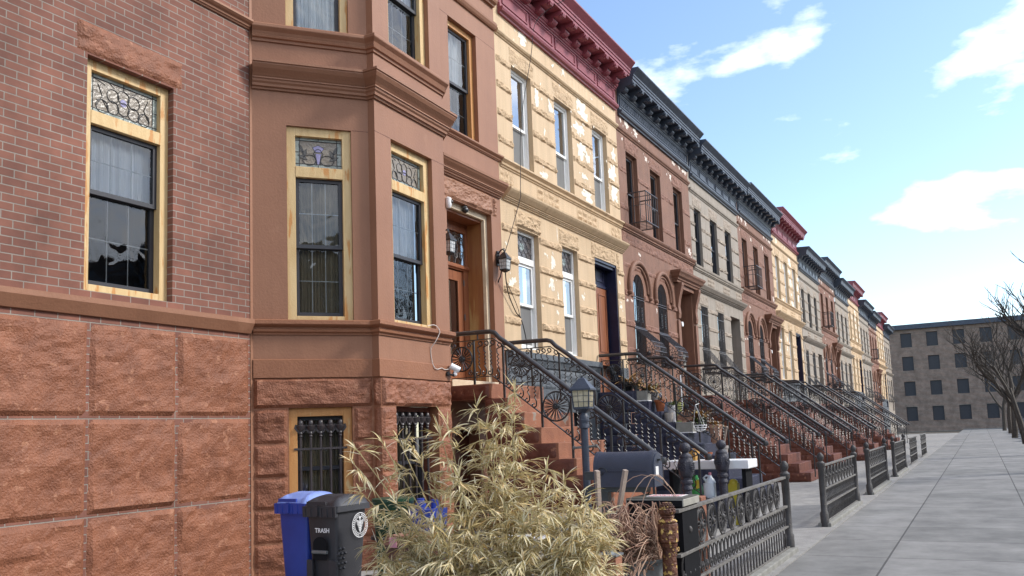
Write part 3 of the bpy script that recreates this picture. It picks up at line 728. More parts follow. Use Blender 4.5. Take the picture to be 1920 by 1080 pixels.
for k, (a, b, c, d) in enumerate(L2):
    window(h2, FF, a, b, c, d, .10, 'white_vinyl', .06, 'white_vinyl', transom=(4.70, 4.82), meet=3.915, pat='hex', up=None, screen=True, sill=.05, gl='glass_flat', gap=.03, sw=.05, cd=.1)
mb = MB()
mb.box(FF, 17.36, 18.61, .28, .36, 2.33, 5.355); mb.box(FF, 18.61, 18.655, .02, .36, 2.33, 5.352); mb.box(FF, 17.315, 17.36, .02, .36, 2.33, 5.352)
mb.box(FF, 17.36, 18.61, .02, .10, 5.30, 5.352); mb.box(FF, 17.36, 18.61, .06, .20, 5.24, 5.30)
for a in (17.5, 18.0): ring(mb, FF, a, a+.45, 4.95, 5.22, .03, .262, .28)
mb.box(FF, 17.36, 18.61, .24, .28, 4.80, 4.86)
dd = mb.build('door_frame', M['navy'], h2)
mb = MB(); mb.box(FF, 17.42, 18.55, .255, .279, 2.34, 4.79)
for a, b, c, d in ((17.5, 17.93, 3.3, 4.65), (18.03, 18.47, 3.3, 4.65), (17.5, 17.93, 2.5, 3.15), (18.03, 18.47, 2.5, 3.15)): ring(mb, FF, a, b, c, d, .03, .24, .256)
mb.build('door_leaf', M['wood_door'], dd)
mb = MB(); mb.box(W0, X1, X2-.01, .02, 9, 10.3, 10.38); mb.build('roof', M['asphalt'], h2)

# ------------------------------------------------------------------ house 3: brown with arched windows
h3 = empty('row_house', (22, 0, 0), 'reddish brown house with two arched barred windows and a slate blue cornice', 'row house', 'terraced row houses')
U3 = [(19.65, 20.46, 6.53, 8.45), (21.45, 22.28, 6.53, 8.45), (23.40, 24.25, 6.53, 8.45)]
A3 = [(19.68, 20.46, 3.10, 5.36), (21.50, 22.27, 3.10, 5.36)]
D3 = (23.32, 24.72, 2.33, 5.45, .6)
mb = MB(); mb.wall(FF, X2, X3, 0, 10.4, U3+A3+[D3], .2)
for a, b, c, d in A3:
    cu = (a+b)/2; rw = (b-a)/2; n = 10
    for sx in (-1, 1):
        pts = [(cu+sx*rw*math.cos(R(90*i/n)), 4.93+.43*math.sin(R(90*i/n))) for i in range(n+1)]+[(cu+sx*(rw), 5.36)]
        if sx < 0: pts = pts[::-1]
        mb.plate(FF, pts, -.0005, .2)
mb.build('wall', M['brown3'], h3)
PU, PL = piers_of(X2+.01, X3-.01, U3), piers_of(X2+.01, X3-.01, A3+[D3])
R3 = M['rock3']
bands(h3, R3, FF, PU, [7.9, 6.95], .16, 400, .03); bands(h3, R3, FF, PL, [4.80, 4.05, 3.40], .17, 440, .045)
rock1(h3, R3, 'rock_faced_band', FF, X2+.02, X3-.02, 6.02, 6.32, .03, 470, .04, freq=5)
rock1(h3, R3, 'rock_faced_band', FF, X2+.02, 22.7, 5.42, 5.56, .03, 471, .04, freq=5)
for i, (a, b, c, d) in enumerate(U3): rock1(h3, R3, 'lintel', FF, a-.1, b+.12, 8.46, 8.80, .03, 480+i, .035, freq=5)
mb = MB(); mb.sweep([(X2+.0, 0), (X3-.02, 0)], [(-.01, 8.82), (.025, 8.83), (.03, 8.85), (.06, 8.88), (.07, 8.92), (.05, 8.94), (-.01, 8.945)]); mb.build('moulding', M['brown3'], h3)
mb = MB(); mb.sweep([(X2+.02, 0), (X3+.02, 0)], [(-.01, 6.33), (.03, 6.335), (.03, 6.365), (.06, 6.37), (.06, 6.40), (.09, 6.43), (.11, 6.47), (.11, 6.50), (-.01, 6.51)]); mb.build('moulding', M['brown3'], h3)
mb = MB()
for a, b in ((19.31, 20.86), (21.20, 22.70)):
    cu = (a+b)/2; rw = (b-a)/2-.05
    arc = [FF(cu-rw, -.035, 4.86)]+[FF(cu+rw*math.cos(math.pi*(1-i/20)), -.035, 4.93+.72*math.sin(math.pi*(1-i/20))) for i in range(21)]+[FF(cu+rw, -.035, 4.86)]
    mb.tube(arc, .062, 10)
    arc2 = [FF(cu+(rw-.1)*math.cos(math.pi*(1-i/20)), -.015, 4.93+.62*math.sin(math.pi*(1-i/20))) for i in range(21)]
    mb.tube(arc2, .035, 8)
    for sx in (-1, 1): mb.sphere(FF(cu+sx*rw, -.03, 4.83), .075, 10)
mb.build('arch_moulding', M['brown3'], h3, smooth=True)
mb = MB()
mb.sweep([(22.93, .02), (22.93, -.10), (25.0, -.10), (25.0, .02)], [(-.02, 5.56), (.02, 5.57), (.03, 5.62), (.06, 5.64), (.07, 5.68), (.12, 5.72), (.15, 5.78), (.19, 5.83), (.20, 5.88), (-.05, 5.92)])
for a in (23.08, 24.74):
    mb.prism(FF, [(0, 4.55), (-.06, 4.57), (-.08, 4.7), (-.06, 4.9), (-.09, 5.1), (-.16, 5.35), (-.20, 5.5), (-.20, 5.57), (0, 5.57)], a, a+.2)
    mb.box(FF, a-.01, a+.21, -.05, -.001, 2.33, 4.5)
mb.box(FF, 23.29, 24.73, -.06, -.001, 5.451, 5.56)
mb.build('door_hood', M['brown3'], h3)
mb = MB(); mb.box(FF, 23.32, 24.72, .58, .62, 2.33, 5.45); mb.box(FF, 24.66, 24.719, .02, .58, 2.33, 5.449)
df = mb.build('door_frame', M['brown3'], h3)
mb = MB(); ring(mb, FF, 23.45, 24.6, 2.35, 4.6, .12, .54, .578); ring(mb, FF, 23.45, 24.6, 4.7, 5.4, .08, .55, .578); mb.build('door_leaf', M['brown_dark'], df)
mb = MB(); mb.box(FF, 23.30, 23.52, -.05, .3, 3.05, 3.55); mb.build('letter_box', M['bag_y'] if 0 else M['stone_block'], df)
mb = MB(); mb.tube([FF(23.42, .1, 4.42), FF(23.42, -.06, 4.42)], .07, 10); mb.build('porch_light', M['white'], df, smooth=True)
peel(h3, FF, [(19.81, 9.17, 0.31, 0.26), (20.46, 9.15, 0.33, 0.21), (19.41, 9.16, 0.15, 0.11), (19.9, 8.7, 0.16, 0.1), (19.46, 8.7, 0.15, 0.07), (21.19, 8.63, 0.22, 0.12), (23.58, 9.17, 0.26, 0.1), (24.61, 9.18, 0.45, 0.17), (24.14, 9.19, 0.22, 0.09), (23.22, 8.65, 0.25, 0.13), (20.28, 5.9, 0.24, 0.16), (19.25, 4.61, 0.18, 0.13), (19.55, 4.64, 0.19, 0.13), (21.38, 4.59, 0.16, 0.14), (24.71, 6.73, 0.33, 0.17), (22.66, 4.91, 0.19, 0.06), (20.2, 8.95, .1, .08), (22.0, 8.95, .12, .06), (22.9, 8.66, .1, .06), (24.6, 7.9, .1, .06)], M['flake2'], 9)
cornice(h3, FF, X2+.16, X3-.05, 9.245, M['navy_iron'], 10, 0, True, first=.1)
for a, b, c, d in U3:
    window(h3, FF, a, b, c, d, .10, 'brown3', .07, 'sash_dark', meet=7.45, up=None, sill=.04, gl='glass_dark', gap=.03)
for i, (a, b, c, d) in enumerate(A3):
    w = window(h3, FF, a, b, c, d, .12, 'sash_dark', .05, 'sash_dark', meet=4.2, up=None, sill=.04, gl='glass_dark', gap=.03)
    g = MB(); n = 8; cu = (a+b)/2; rw = (b-a)/2
    for k in range(n):
        u = a+(b-a)*(k+.5)/n; top = 4.93+.42*math.sqrt(max(0, 1-((u-cu)/rw)**2))
        g.tube([FF(u, .02, 3.12), FF(u, .02, top)], .011, 5)
    for z in (4.02, 4.72, 4.78): g.tube([FF(a, .01, z), FF(b, .01, z)], .012, 5)
    for k in (2, 5):
        uu = a+(b-a)*(k+.5)/n+.03
        for zc in (4.2, 4.3, 4.4, 4.5): g.tube([FF(x, .0, y) for x, y in ell(uu, zc, .05, .035, 8)], .008, 4)
    # pot-bellied guard over the lower half
    prof = [(.0, 3.98), (-.40, 3.62), (-.48, 3.50), (-.49, 3.38), (-.45, 3.27), (-.33, 3.16), (-.12, 3.10), (.02, 3.10)]
    for k in range(n+1):
        u = a-.03+(b-a+.06)*k/n
        g.tube([FF(u, v, z) for v, z in prof], .009, 5)
    for v, z in prof[1:-1]: g.tube([FF(a-.03, v, z), FF(b+.03, v, z)], .009, 5)
    g.tube([FF(a-.05, -.01, 3.98), FF(b+.05, -.01, 3.98)], .016, 5)
    for u in (a-.03, b+.03):
        for k in range(11):
            t = R(-80+k*16)
            e = min(.49, .46/max(.35, abs(math.cos(t)))*.97) if t < .35 else .40
            g.tube([FF(u, -.03, 3.40), FF(u, -.03-e*math.cos(t), 3.40+.34*math.sin(t))], .007, 4)
        for rr_ in (.18, .30, .40):
            g.tube([FF(u, -.03-rr_*math.cos(R(-80+20*k)), 3.40+rr_*.75*math.sin(R(-80+20*k))) for k in range(8)], .007, 4)
        g.sphere(FF(u, -.03, 3.40), .06, 8)
    g.build('window_grille', M['iron_brown'], w)
# projecting window cage
g = MB()
cx0, cx1, cz0, cz1, co = 19.62, 20.50, 6.57, 7.33, -.47
for z in (cz0, cz1):
    g.tube([FF(cx0, 0, z), FF(cx0, co, z), FF(cx1, co, z), FF(cx1, 0, z)], .017, 5)
for k in range(7):
    u = cx0+(cx1-cx0)*k/6; g.tube([FF(u, co, cz0), FF(u, co, cz1)], .012, 5)
    g.tube([FF(u, 0, cz0), FF(u, co, cz0)], .008, 4)
    if k in (0, 3, 6): g.tube([FF(u, 0, cz1), FF(u, co, cz1)], .010, 4)
for u in (cx0, cx1):
    for v in (-.16, -.32): g.tube([FF(u, v, cz0), FF(u, v, cz1)], .011, 5)
g.tube([FF(cx0, 0, 7.0), FF(cx0, co, 7.0), FF(cx1, co, 7.0)], .010, 4)
g.build('window_cage', M['iron_brown'], h3)
mb = MB(); mb.box(W0, X2, X3-.01, .02, 9, 10.3, 10.38); mb.build('roof', M['asphalt'], h3)

# ------------------------------------------------------------------ house 4: grey
h4 = empty('row_house', (28, 0, 0), 'grey painted stone house beside the reddish brown one, with narrow dark windows', 'row house', 'terraced row houses')
U4 = [(25.40, 26.16, 6.43, 8.27), (27.18, 28.03, 6.43, 8.27), (29.04, 29.88, 6.43, 8.27)]
L4 = [(25.50, 26.31, 3.1, 5.21), (27.38, 28.22, 3.1, 5.21)]
D4 = (29.1, 30.4, 2.33, 5.25, .4)
mb = MB(); mb.wall(FF, X3, X4, 0, 10.3, U4+L4+[D4], .2); mb.build('wall', M['grey4'], h4)
PU, PL = piers_of(X3+.01, X4-.01, U4), piers_of(X3+.01, X4-.01, L4+[D4])
R4 = M['grey4rock']
bands(h4, R4, FF, PU, [8.20, 7.70, 7.22, 6.72], .13, 500, .05); bands(h4, R4, FF, PL, [5.12, 4.55, 3.98, 3.42], .15, 540, .05)
for i, (a, b, c, d) in enumerate(U4+L4): rock1(h4, R4, 'lintel', FF, a-.1, b+.1, d+.01, d+.36, .03, 570+i, .04, freq=5)
for k, a in enumerate((26.5, 28.4, 30.1)): quilt(h4, R4, FF, a, a+.8 if k < 2 else a+.75, 5.93, 4, 590+9*k)
mb = MB(); mb.sweep([(X3+.03, 0), (X4, 0)], [(-.01, 8.68), (.02, 8.69), (.03, 8.72), (.06, 8.74), (.07, 8.79), (-.01, 8.80)]); mb.build('moulding', M['grey4'], h4)
mb = MB(); mb.sweep([(X3+.03, 0), (X4, 0)], [(-.01, 6.25), (.03, 6.255), (.03, 6.28), (.06, 6.29), (.06, 6.32), (.09, 6.35), (.10, 6.41), (-.01, 6.42)]); mb.build('moulding', M['grey4'], h4)
mb = MB(); mb.sweep([(X3+.10, 0), (X4, 0)], [(-.01, 5.62), (.04, 5.625), (.04, 5.65), (.08, 5.66), (.08, 5.69), (.12, 5.70), (.15, 5.74), (.19, 5.79), (.20, 5.83), (-.01, 5.85)]); mb.build('moulding', M['grey4'], h4)
cornice(h4, FF, X3+.14, X4-.05, 9.13, M['navy_iron'], 10, 6, first=.1)
for a, b, c, d in U4:
    window(h4, FF, a, b, c, d, .08, 'sash_dark', .05, 'sash_dark', meet=7.3, up=None, sill=.04, gl='glass_dark', gap=.03)
for a, b, c, d in L4:
    w = window(h4, FF, a, b, c, d, .10, 'sash_dark', .05, 'sash_dark', meet=4.1, up=None, sill=.04, gl='glass_dark', gap=.03)
    g = MB(); n = 7
    for k in range(n): u = a+(b-a)*(k+.5)/n; g.tube([FF(u, .02, 3.12), FF(u, .02, d-.02)], .011, 5)
    for z in (3.9, 4.95): g.tube([FF(a, .01, z), FF(b, .01, z)], .012, 5)
    for k in (1, 4):
        for zc in (4.3, 4.4, 4.5, 4.6): g.tube([FF(x, .0, y) for x, y in ell(a+(b-a)*(k+.9)/n, zc, .055, .04, 8)], .012, 4)
    for k in range(n+1):
        u = a-.02+(b-a+.04)*k/n
        g.tube([FF(u, v, z) for v, z in ((0, 3.85), (-.50, 3.22), (-.45, 3.12), (0, 3.1))], .009, 4)
    g.tube([FF(a-.05, -.01, 3.85), FF(b+.05, -.01, 3.85)], .015, 4)
    for u in (a-.02, b+.02):
        for k in range(6): g.tube([FF(u, -.03, 3.13), FF(u, -.5*math.cos(R(15*k)), 3.14+.6*math.sin(R(15*k)))], .007, 4)
    g.build('window_grille', M['lattice'], w)
mb = MB(); mb.box(FF, 29.1, 30.4, .35, .4, 2.33, 5.25); df = mb.build('door_frame', M['sash_dark'], h4)
mb = MB(); ring(mb, FF, 29.2, 30.3, 2.35, 4.6, .12, .31, .349); mb.build('door_leaf', M['wood_door'], df)
mb = MB(); mb.box(W0, X3, X4-.01, .02, 9, 10.2, 10.28); mb.build('roof', M['asphalt'], h4)
# the row goes on down the street
ORD = 'th house'
for k, (src, off, lab) in enumerate(((h3, 11.85, 'reddish brown arched house, next but one after the brown stoop'), (h2, 23.75, 'yellow house with red cornice well beyond the grey one'), (h4, 17.95, 'grey house between two others farther down the street'), (h3, 29.75, 'second reddish arched house down the far terrace'), (h4, 29.9, 'third grey house down the far terrace'),
                                     (h2, 47.65, 'second yellow house down the far terrace'), (h4, 41.8, 'fourth grey house down the far terrace'), (h3, 53.6, 'third reddish arched house down the far terrace'), (h2, 65.55, 'last yellow house down the far terrace'), (h4, 59.7, 'last grey house down the far terrace'))):
    c = copy_tree(src); c.location.x += off; c.location.z = (.0, .35, -.15, .2, 0, .5, .1, -.2, .3, 0)[k]; c['label'] = lab; c['group'] = 'far houses of the terrace'

# house on the left edge
h0 = empty('row_house', (4, 0, 0), 'flat fronted red brick house left of the brown one with the bay', 'row house', 'terraced row houses')
mb = MB(); mb.wall(FF, 1.05, X0-.01, 0, 10.4, [(2.0, 3.0, 3.0, 5.3), (5.0, 6.0, 3.0, 5.3), (2.0, 3.0, 6.5, 8.5), (5.0, 6.0, 6.5, 8.5)], .2)
mb.box(W0, 1.05, X0-.02, .3, 9, 10.2, 10.3); mb.box(W0, 1.05, 1.2, .02, 9, 0, 10.2); mb.box(W0, 1.05, X0-.02, 8.8, 9, 0, 10.2)
mb.build('wall', M['redbrick'], h0)
mb = MB(); mb.sweep([(1.05, 0), (X0-.02, 0)], SB); mb.build('moulding', M['brown'], h0)
mb = MB(); mb.sweep([(1.05, 0), (X0-.02, 0)], [(-.01, 8.86), (.03, 8.86), (.07, 8.93), (.08, 9.0), (-.01, 9.0)]); mb.build('moulding', M['brown'], h0)
mb = MB(); mb.sweep([(1.05, 0), (X0-.02, 0)], [(-.01, 2.755), (.03, 2.76), (.09, 2.87), (.09, 2.92), (-.01, 2.935)]); mb.build('moulding', M['brown'], h0)
cornice(h0, FF, 1.1, X0-.1, 9.30, M['brown'], 10, 5)
for a, c in ((2, 3), (5, 3)): window(h0, FF, a, a+1, c, c+2.3, .08, 'wood', .1, meet=4.0, muntin=(3, 2), transom=(4.665, 4.795), pat='ovals')
for a in (2, 5): window(h0, FF, a, a+1, 6.5, 8.5, .08, 'wood', .1, meet=7.4, muntin=(3, 2))

for a in (2, 5):
    for z in (3.0, 6.5): rock1(h0, M['brown_rock'], 'lintel', FF, a-.12, a+1.12, z+(2.31 if z < 4 else 2.01), z+(2.62 if z < 4 else 2.32), .04, 700+a+int(z), .03)
for i in range(6):
    for j in range(3): rock1(h0, M['brown_rock'], 'base_stone', FF, 1.06+i*1.0+.005, 2.05+i*1.0, .02+j*.9, .90+j*.9, .05, 720+i*5+j, .05, freq=2.)
# ------------------------------------------------------------------ stoops
def stoop(x0, x1, zl, tread_m, side_m, label, n=10, y0=-.868, tr=.268, seed=0, arch=True, loc_y=-1.5):
    e = empty('stoop', ((x0+x1)/2, loc_y, 0), label, 'stoop', 'stone stoops in front of the houses')
    rz = zl/n
    mb = MB(); mb.box(W0, x0, x1, y0, -.005, zl-rz, zl); mb.build('landing', tread_m, e, bevel=.012)
    for k in range(1, n):
        mb = MB(); mb.box(W0, x0+.002*(k % 2), x1-.002*(k % 2), y0-tr*k, y0-tr*(k-1), 0, zl-rz*k)
        mb.build('step', tread_m, e, bevel=.012)
    fs = Fr(x0, 0, -90)
    mb = MB(); rr = random.Random(seed+1)
    mb.rock(fs, .02, -y0-.03, zl-rz+.004, zl-.008, .05, seed+5, .022, freq=3)
    for k in range(1, n):
        a = -y0-.12 if arch else .02; end = -y0+tr*k-.03
        while a < end-.02:
            b = min(end, a+rr.uniform(.42, .75))
            if end-b < .2: b = end
            mb.rock(fs, a+.006, b-.006, zl-rz*(k+1)+.005, zl-rz*k-.005, .045, seed+rr.randint(0, 999), .03, freq=3.5)
            a = b
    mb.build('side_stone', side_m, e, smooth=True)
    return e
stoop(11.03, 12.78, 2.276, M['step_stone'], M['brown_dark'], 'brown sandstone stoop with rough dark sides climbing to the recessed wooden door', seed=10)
stoop(17.15, 18.85, 2.33, M['navy_stone'], M['navy_stone'], 'dark navy painted stoop crowded with flower pots below the blue door', seed=40, arch=False)
st3 = stoop(23.1, 24.9, 2.36, M['brown_dark'], M['brown_dark'], 'brown stoop of the house with arched windows', seed=70, arch=False)

# ------------------------------------------------------------------ wrought iron stair railings
def make_railing(label):
    e = empty('stair_railing', (11.1, 0, 0), label, 'railing', 'wrought iron stoop railings')
    X = 11.1
    P = lambda s, z: (X, -s, z)
    KS, KZ, SL = .863, 3.066, .759
    def hz(s): return KZ if s <= KS else KZ-SL*(s-KS)
    def tz(s): return 2.952 if s <= .90 else 2.952-SL*(s-.90)
    def bz(s): return 2.388 if s <= .87 else 2.388-SL*(s-.87)
    path = [P(.0, KZ+.01), P(.5, KZ+.004), P(KS-.10, KZ), P(KS-.02, KZ-.004), P(KS+.06, KZ-.03), P(KS+.14, hz(KS+.14)-.008)]+[P(s, hz(s)) for s in (1.2, 1.8, 2.4, 3.0, 3.42)]
    m = MB(); m.tube(path, .036, 12)
    m.lathe(P(3.45, hz(3.45)-.02), [(.02, -.05), (.048, -.04), (.055, 0), (.045, .04), (.02, .05)], 12)
    for s in (.62, 1.28, 2.0, 2.75): m.tube([P(s, tz(s)), P(s, hz(s)-.02)], .014, 6)
    m.build('handrail', M['iron_rail'], e, smooth=True)
    for fz, e0 in ((tz, 0), (bz, .0)):
        m = MB()
        k = .90 if fz is tz else .87
        pts = [P(.02, fz(.02)), P(k, fz(k)), P(3.40, fz(3.40))]
        for a, b in zip(pts, pts[1:]):
            m.add([(X-.019, a[1], a[2]-.007), (X+.019, a[1], a[2]-.007), (X+.019, a[1], a[2]+.007), (X-.019, a[1], a[2]+.007),
                   (X-.019, b[1], b[2]-.007), (X+.019, b[1], b[2]-.007), (X+.019, b[1], b[2]+.007), (X-.019, b[1], b[2]+.007)],
                  [(0, 1, 2, 3), (4, 7, 6, 5), (0, 4, 5, 1), (1, 5, 6, 2), (2, 6, 7, 3), (3, 7, 4, 0)])
        m.build('rail_bar', M['iron'], e)
    for s in (.06, .545, 1.054, 1.667, 2.133, 2.72, 3.30):
        m = MB(); st = 2.27 if s <= .868 else max(.0, 2.276-.2276*(1+int((s-.868)/.268)))
        m.box(W0, X-.014, X+.014, -s-.014, -s+.014, st, tz(s)); m.build('post', M['iron'], e)
    def wheel(s0, z0, r):
        m = MB()
        m.tube([P(s0+r*math.cos(2*math.pi*i/28), z0+r*math.sin(2*math.pi*i/28)) for i in range(29)], .0125, 5, cap=False)
        for i in range(18):
            t = 2*math.pi*i/18
            for w in (-.055, .055):
                m.tube([P(s0+.045*math.cos(t), z0+.045*math.sin(t)), P(s0+r*.72*math.cos(t+w*.9), z0+r*.72*math.sin(t+w*.9)), P(s0+r*.93*math.cos(t+w*1.1), z0+r*.93*math.sin(t+w*1.1))], .0068, 4)
        w = m.build('wheel_medallion', M['iron'], e)
        m = MB(); m.tube([(X-.025, -s0, z0), (X+.025, -s0, z0)], .045, 12)
        for i in range(8):
            t = 2*math.pi*i/8; m.sphere((X-.025, -s0+.03*math.cos(t), z0+.03*math.sin(t)), .017, 6)
        m.sphere((X-.03, -s0, z0), .02, 6)
        m.build('rosette', M['iron'], w, smooth=True)
        for a, b in ((-1, 1), (1, 1), (-1, -1), (1, -1)):
            m = MB(); c0, d0 = s0+a*r*.80, z0+b*r*1.13-SL*(a*r*.80)*(1 if s0 > .9 else 0)
            m.tube([P(c0+a*(.045*(1-i/16))*math.cos(i*.62), d0+b*(.05*(1-i/16))*math.sin(i*.62)) for i in range(15)], .010, 4); m.build('corner_scroll', M['iron'], w)
    wheel(.327, 2.678, .185)
    wheel(1.897, 1.885, .21)
    def baluster(s0):
        m = MB(); zt, zb = tz(s0)-.012, bz(s0)+.012
        r = .045; pts = []
        for i in range(15):                         # top scroll
            t = 5.2-i*.42; q = r*(.28+.72*i/14)
            pts.append((s0+.028+q*math.cos(t), zt-r-.002+q*math.sin(t)))
        s1 = s0-.020; top = zt-.16; bot = zb+.16; nz = 8
        pts.append((s0-.012, zt-.10))
        for i in range(nz+1):
            pts.append((s0+.004+(.013 if i % 2 else -.013), top+(bot-top)*i/nz))
        pts.append((s0+.022, zb+.10))
        for i in range(15):                         # bottom scroll
            t = .25-i*.42; q = r*(1-.72*i/14)
            pts.append((s0-.022+q*math.cos(t), zb+r+.002+q*math.sin(t)))
        m.tube([P(a, b) for a, b in pts], .0100, 5); m.build('scroll_baluster', M['iron'], e)
    for s in (.63, .735, .84, .96, 1.15, 1.25, 1.35, 1.45, 1.56, 2.22, 2.32, 2.42, 2.52, 2.62, 2.82, 2.92, 3.02, 3.12, 3.21):
        baluster(s)
    return e
rail = make_railing('black wrought iron railing on the near side of the brown stoop')
for X, dy, dz, lab in ((12.70, -.165, -.02, 'black wrought iron railing on the far side of the brown stoop'),
                       (17.25, -.03, .06, 'black wrought iron railing on the near side of the stoop with flower pots'),
                       (18.75, -.13, .058, 'black wrought iron railing on the far side of the stoop with flower pots'),
                       (23.2, -.08, .125, 'black wrought iron railing on the near side of the stoop by the arched windows'),
                       (24.8, -.15, .125, 'black wrought iron railing on the far side of the stoop by the arched windows')):
    c = copy_tree(rail); c.location = (X, dy, dz); c['label'] = lab
for k in range(5):
    c = copy_tree(st3); c.location.x = 24+11.85/2*(k+1)*1.004; c['label'] = 'brown stone stoop of the ' + ('grey house', 'first far arched house', 'first far yellow house', 'second far grey house', 'second far arched house')[k]; c['group'] = 'far stoops'
    for dx in (-.8, .8):
        r_ = copy_tree(rail); r_.location = (c.location.x+dx, -.1, .125); r_['label'] = 'black iron railing on the %s side of the stoop of the ' % ('near' if dx < 0 else 'far') + ('grey house', 'first far arched house', 'first far yellow house', 'second far grey house', 'second far arched house')[k]

# ------------------------------------------------------------------ ground
def sheet(name, x0, x1, y0, y1, z, mat, nx=1, label=None):
    m = MB(); m.quad((x0, y0, z), (x1, y0, z), (x1, y1, z), (x0, y1, z))
    return tag(m.build(name, mat), kind='structure')
sheet('ground', -900, 900, -900, 900, -.16, M['earth'])
sheet('road', -400, 600, -19.2, -9.9, -.13, M['asphalt'])
m = MB(); m.box(W0, -60, 220, -9.75, -5.28, -.15, -.01); tag(m.build('sidewalk', M['slabs']), kind='structure')
m = MB(); m.box(W0, -60, 220, -9.9, -9.752, -.15, -.002); tag(m.build('kerb', M['stone_block'], bevel=.015), kind='structure')
m = MB(); m.box(W0, -60, 220, -24.5, -19.2, -.15, -.01); tag(m.build('far_sidewalk', M['concrete'], bevel=.02), kind='structure')
m = MB(); m.box(W0, 1.0, 92, -5.27, .3, -.15, .0); tag(m.build('front_yard', M['concrete']), kind='structure')

# ------------------------------------------------------------------ lanterns and lamp post
def lantern(parent, c, w, h, metal, glassm, turn=0.):
    """square tapered lantern, c = centre of its floor"""
    a = R(45+turn); k = math.sqrt(2)
    L = []
    m = MB(); m.lathe(c, [(w*.5*k*.86, .008), (w*.5*k, h)], 4, ang=a); L.append(m.build('lamp_glass', glassm, parent))
    m = MB()
    def cor(i, f, z): t = a+math.pi/2*i; r = w*.5*k*f; return (c[0]+r*math.cos(t), c[1]+r*math.sin(t), c[2]+z)
    for i in range(4):
        m.tube([cor(i, .88, 0), cor(i, 1.02, h)], w*.045, 4)
        for z, f in ((0., .88), (h, 1.02)): m.tube([cor(i, f, z), cor(i+1, f, z)], w*.045, 4)
        for q in (1/3, 2/3):
            m.tube([cor(i, .89+.13*q, h*q), cor(i+1, .89+.13*q, h*q)], w*.016, 4)
            b0, b1, t0, t1 = (Vector(p) for p in (cor(i, .885, 0), cor(i+1, .885, 0), cor(i, 1.015, h), cor(i+1, 1.015, h)))
            m.tube([b0.lerp(b1, q), t0.lerp(t1, q)], w*.016, 4)
    m.build('lamp_cage', metal, parent)
    m = MB()
    m.lathe((c[0], c[1], c[2]+h), [(w*.62*k, -.004), (w*.62*k, .012), (w*.42*k, h*.32), (w*.16*k, h*.66), (w*.10*k, h*.68), (w*.05*k, h*.74), (.004, h*.78)], 4, ang=a)
    m.build('lamp_roof', metal, parent)
    m = MB(); m.lathe((c[0], c[1], c[2]), [(w*.46*k, .0), (w*.46*k, -.012), (w*.30*k, -.03), (w*.12*k, -.05), (.004, -.055)], 4, ang=a)
    for i in range(4):
        for q in (.2, .5, .8):
            p = Vector(cor(i, .9, 0)).lerp(Vector(cor(i+1, .9, 0)), q); m.sphere((p.x, p.y, p.z-.008), w*.06, 6)
    m.build('lamp_base', metal, parent)

lp = empty('lamp_post', (7.362, -3.975, 0), 'grey metal post lantern with amber panes standing in front of the brown stoop', 'lamp post')
x, y = 7.362, -3.975
m = MB(); m.lathe((x, y, 0), [(.034, 0), (.034, 1.54), (.046, 1.545), (.046, 1.60), (.052, 1.605), (.052, 1.625), (.046, 1.63), (.046, 1.66), (.028, 1.68), (.026, 1.70)], 16); m.build('pole', M['lamp'], lp, smooth=True)
m = MB(); m.tube([(x-.05, y+.085, 1.365), (x+.05, y-.085, 1.375)], .012, 8); m.sphere((x-.052, y+.09, 1.365), .018, 8); m.sphere((x+.052, y-.09, 1.375), .018, 8); m.build('ladder_rest', M['fence_rail'], lp, smooth=True)
lantern(lp, (x, y, 1.735), .165, .165, M['lamp'], M['lamp_glass'], 8)
m = MB(); m.tube([(x+.02*math.cos(t)*(1-t/9), y, 2.0+.02+.02*math.sin(t)) for t in [i*.5 for i in range(12)]], .004, 5); m.build('finial', M['iron'], lp)

for cx, lab in ((11.10, 'white paned wall lantern peeping out behind the bay beside the wooden door'), (12.90, 'black wall lantern with milky panes hanging between the brown and the yellow house')):
    wl = empty('wall_lantern', (cx, -.02, 4.5), lab, 'wall lantern', 'wall lanterns beside the wooden door')
    lantern(wl, (cx, -.15, 4.375), .15, .185, M['iron'], M['lamp_glass_w'])
    m = MB(); m.plate(FF, [(cx-.05, 4.46), (cx+.05, 4.46), (cx+.055, 4.66), (cx+.03, 4.72), (cx-.03, 4.72), (cx-.055, 4.66)], -.03, -.001)
    m.tube([(cx, -.02, 4.66), (cx, -.08, 4.73), (cx, -.14, 4.745), (cx, -.15, 4.70)], .014, 8); m.tube([(cx, -.03, 4.50), (cx, -.06, 4.58), (cx, -.03, 4.66)], .02, 8)
    m.tube([(cx, -.15+.02*math.cos(t), 4.73+.02*math.sin(t)) for t in [i*.6 for i in range(11)]], .004, 5)
    m.build('bracket', M['iron'], wl)
    if cx > 12:
        m = MB(); m.tube([(cx-.03, -.1, 4.36), (cx-.045, -.08, 4.25), (cx-.06, -.05, 4.19), (cx-.05, -.04, 4.15)], .012, 6); m.build('loose_wire', M['iron'], wl)

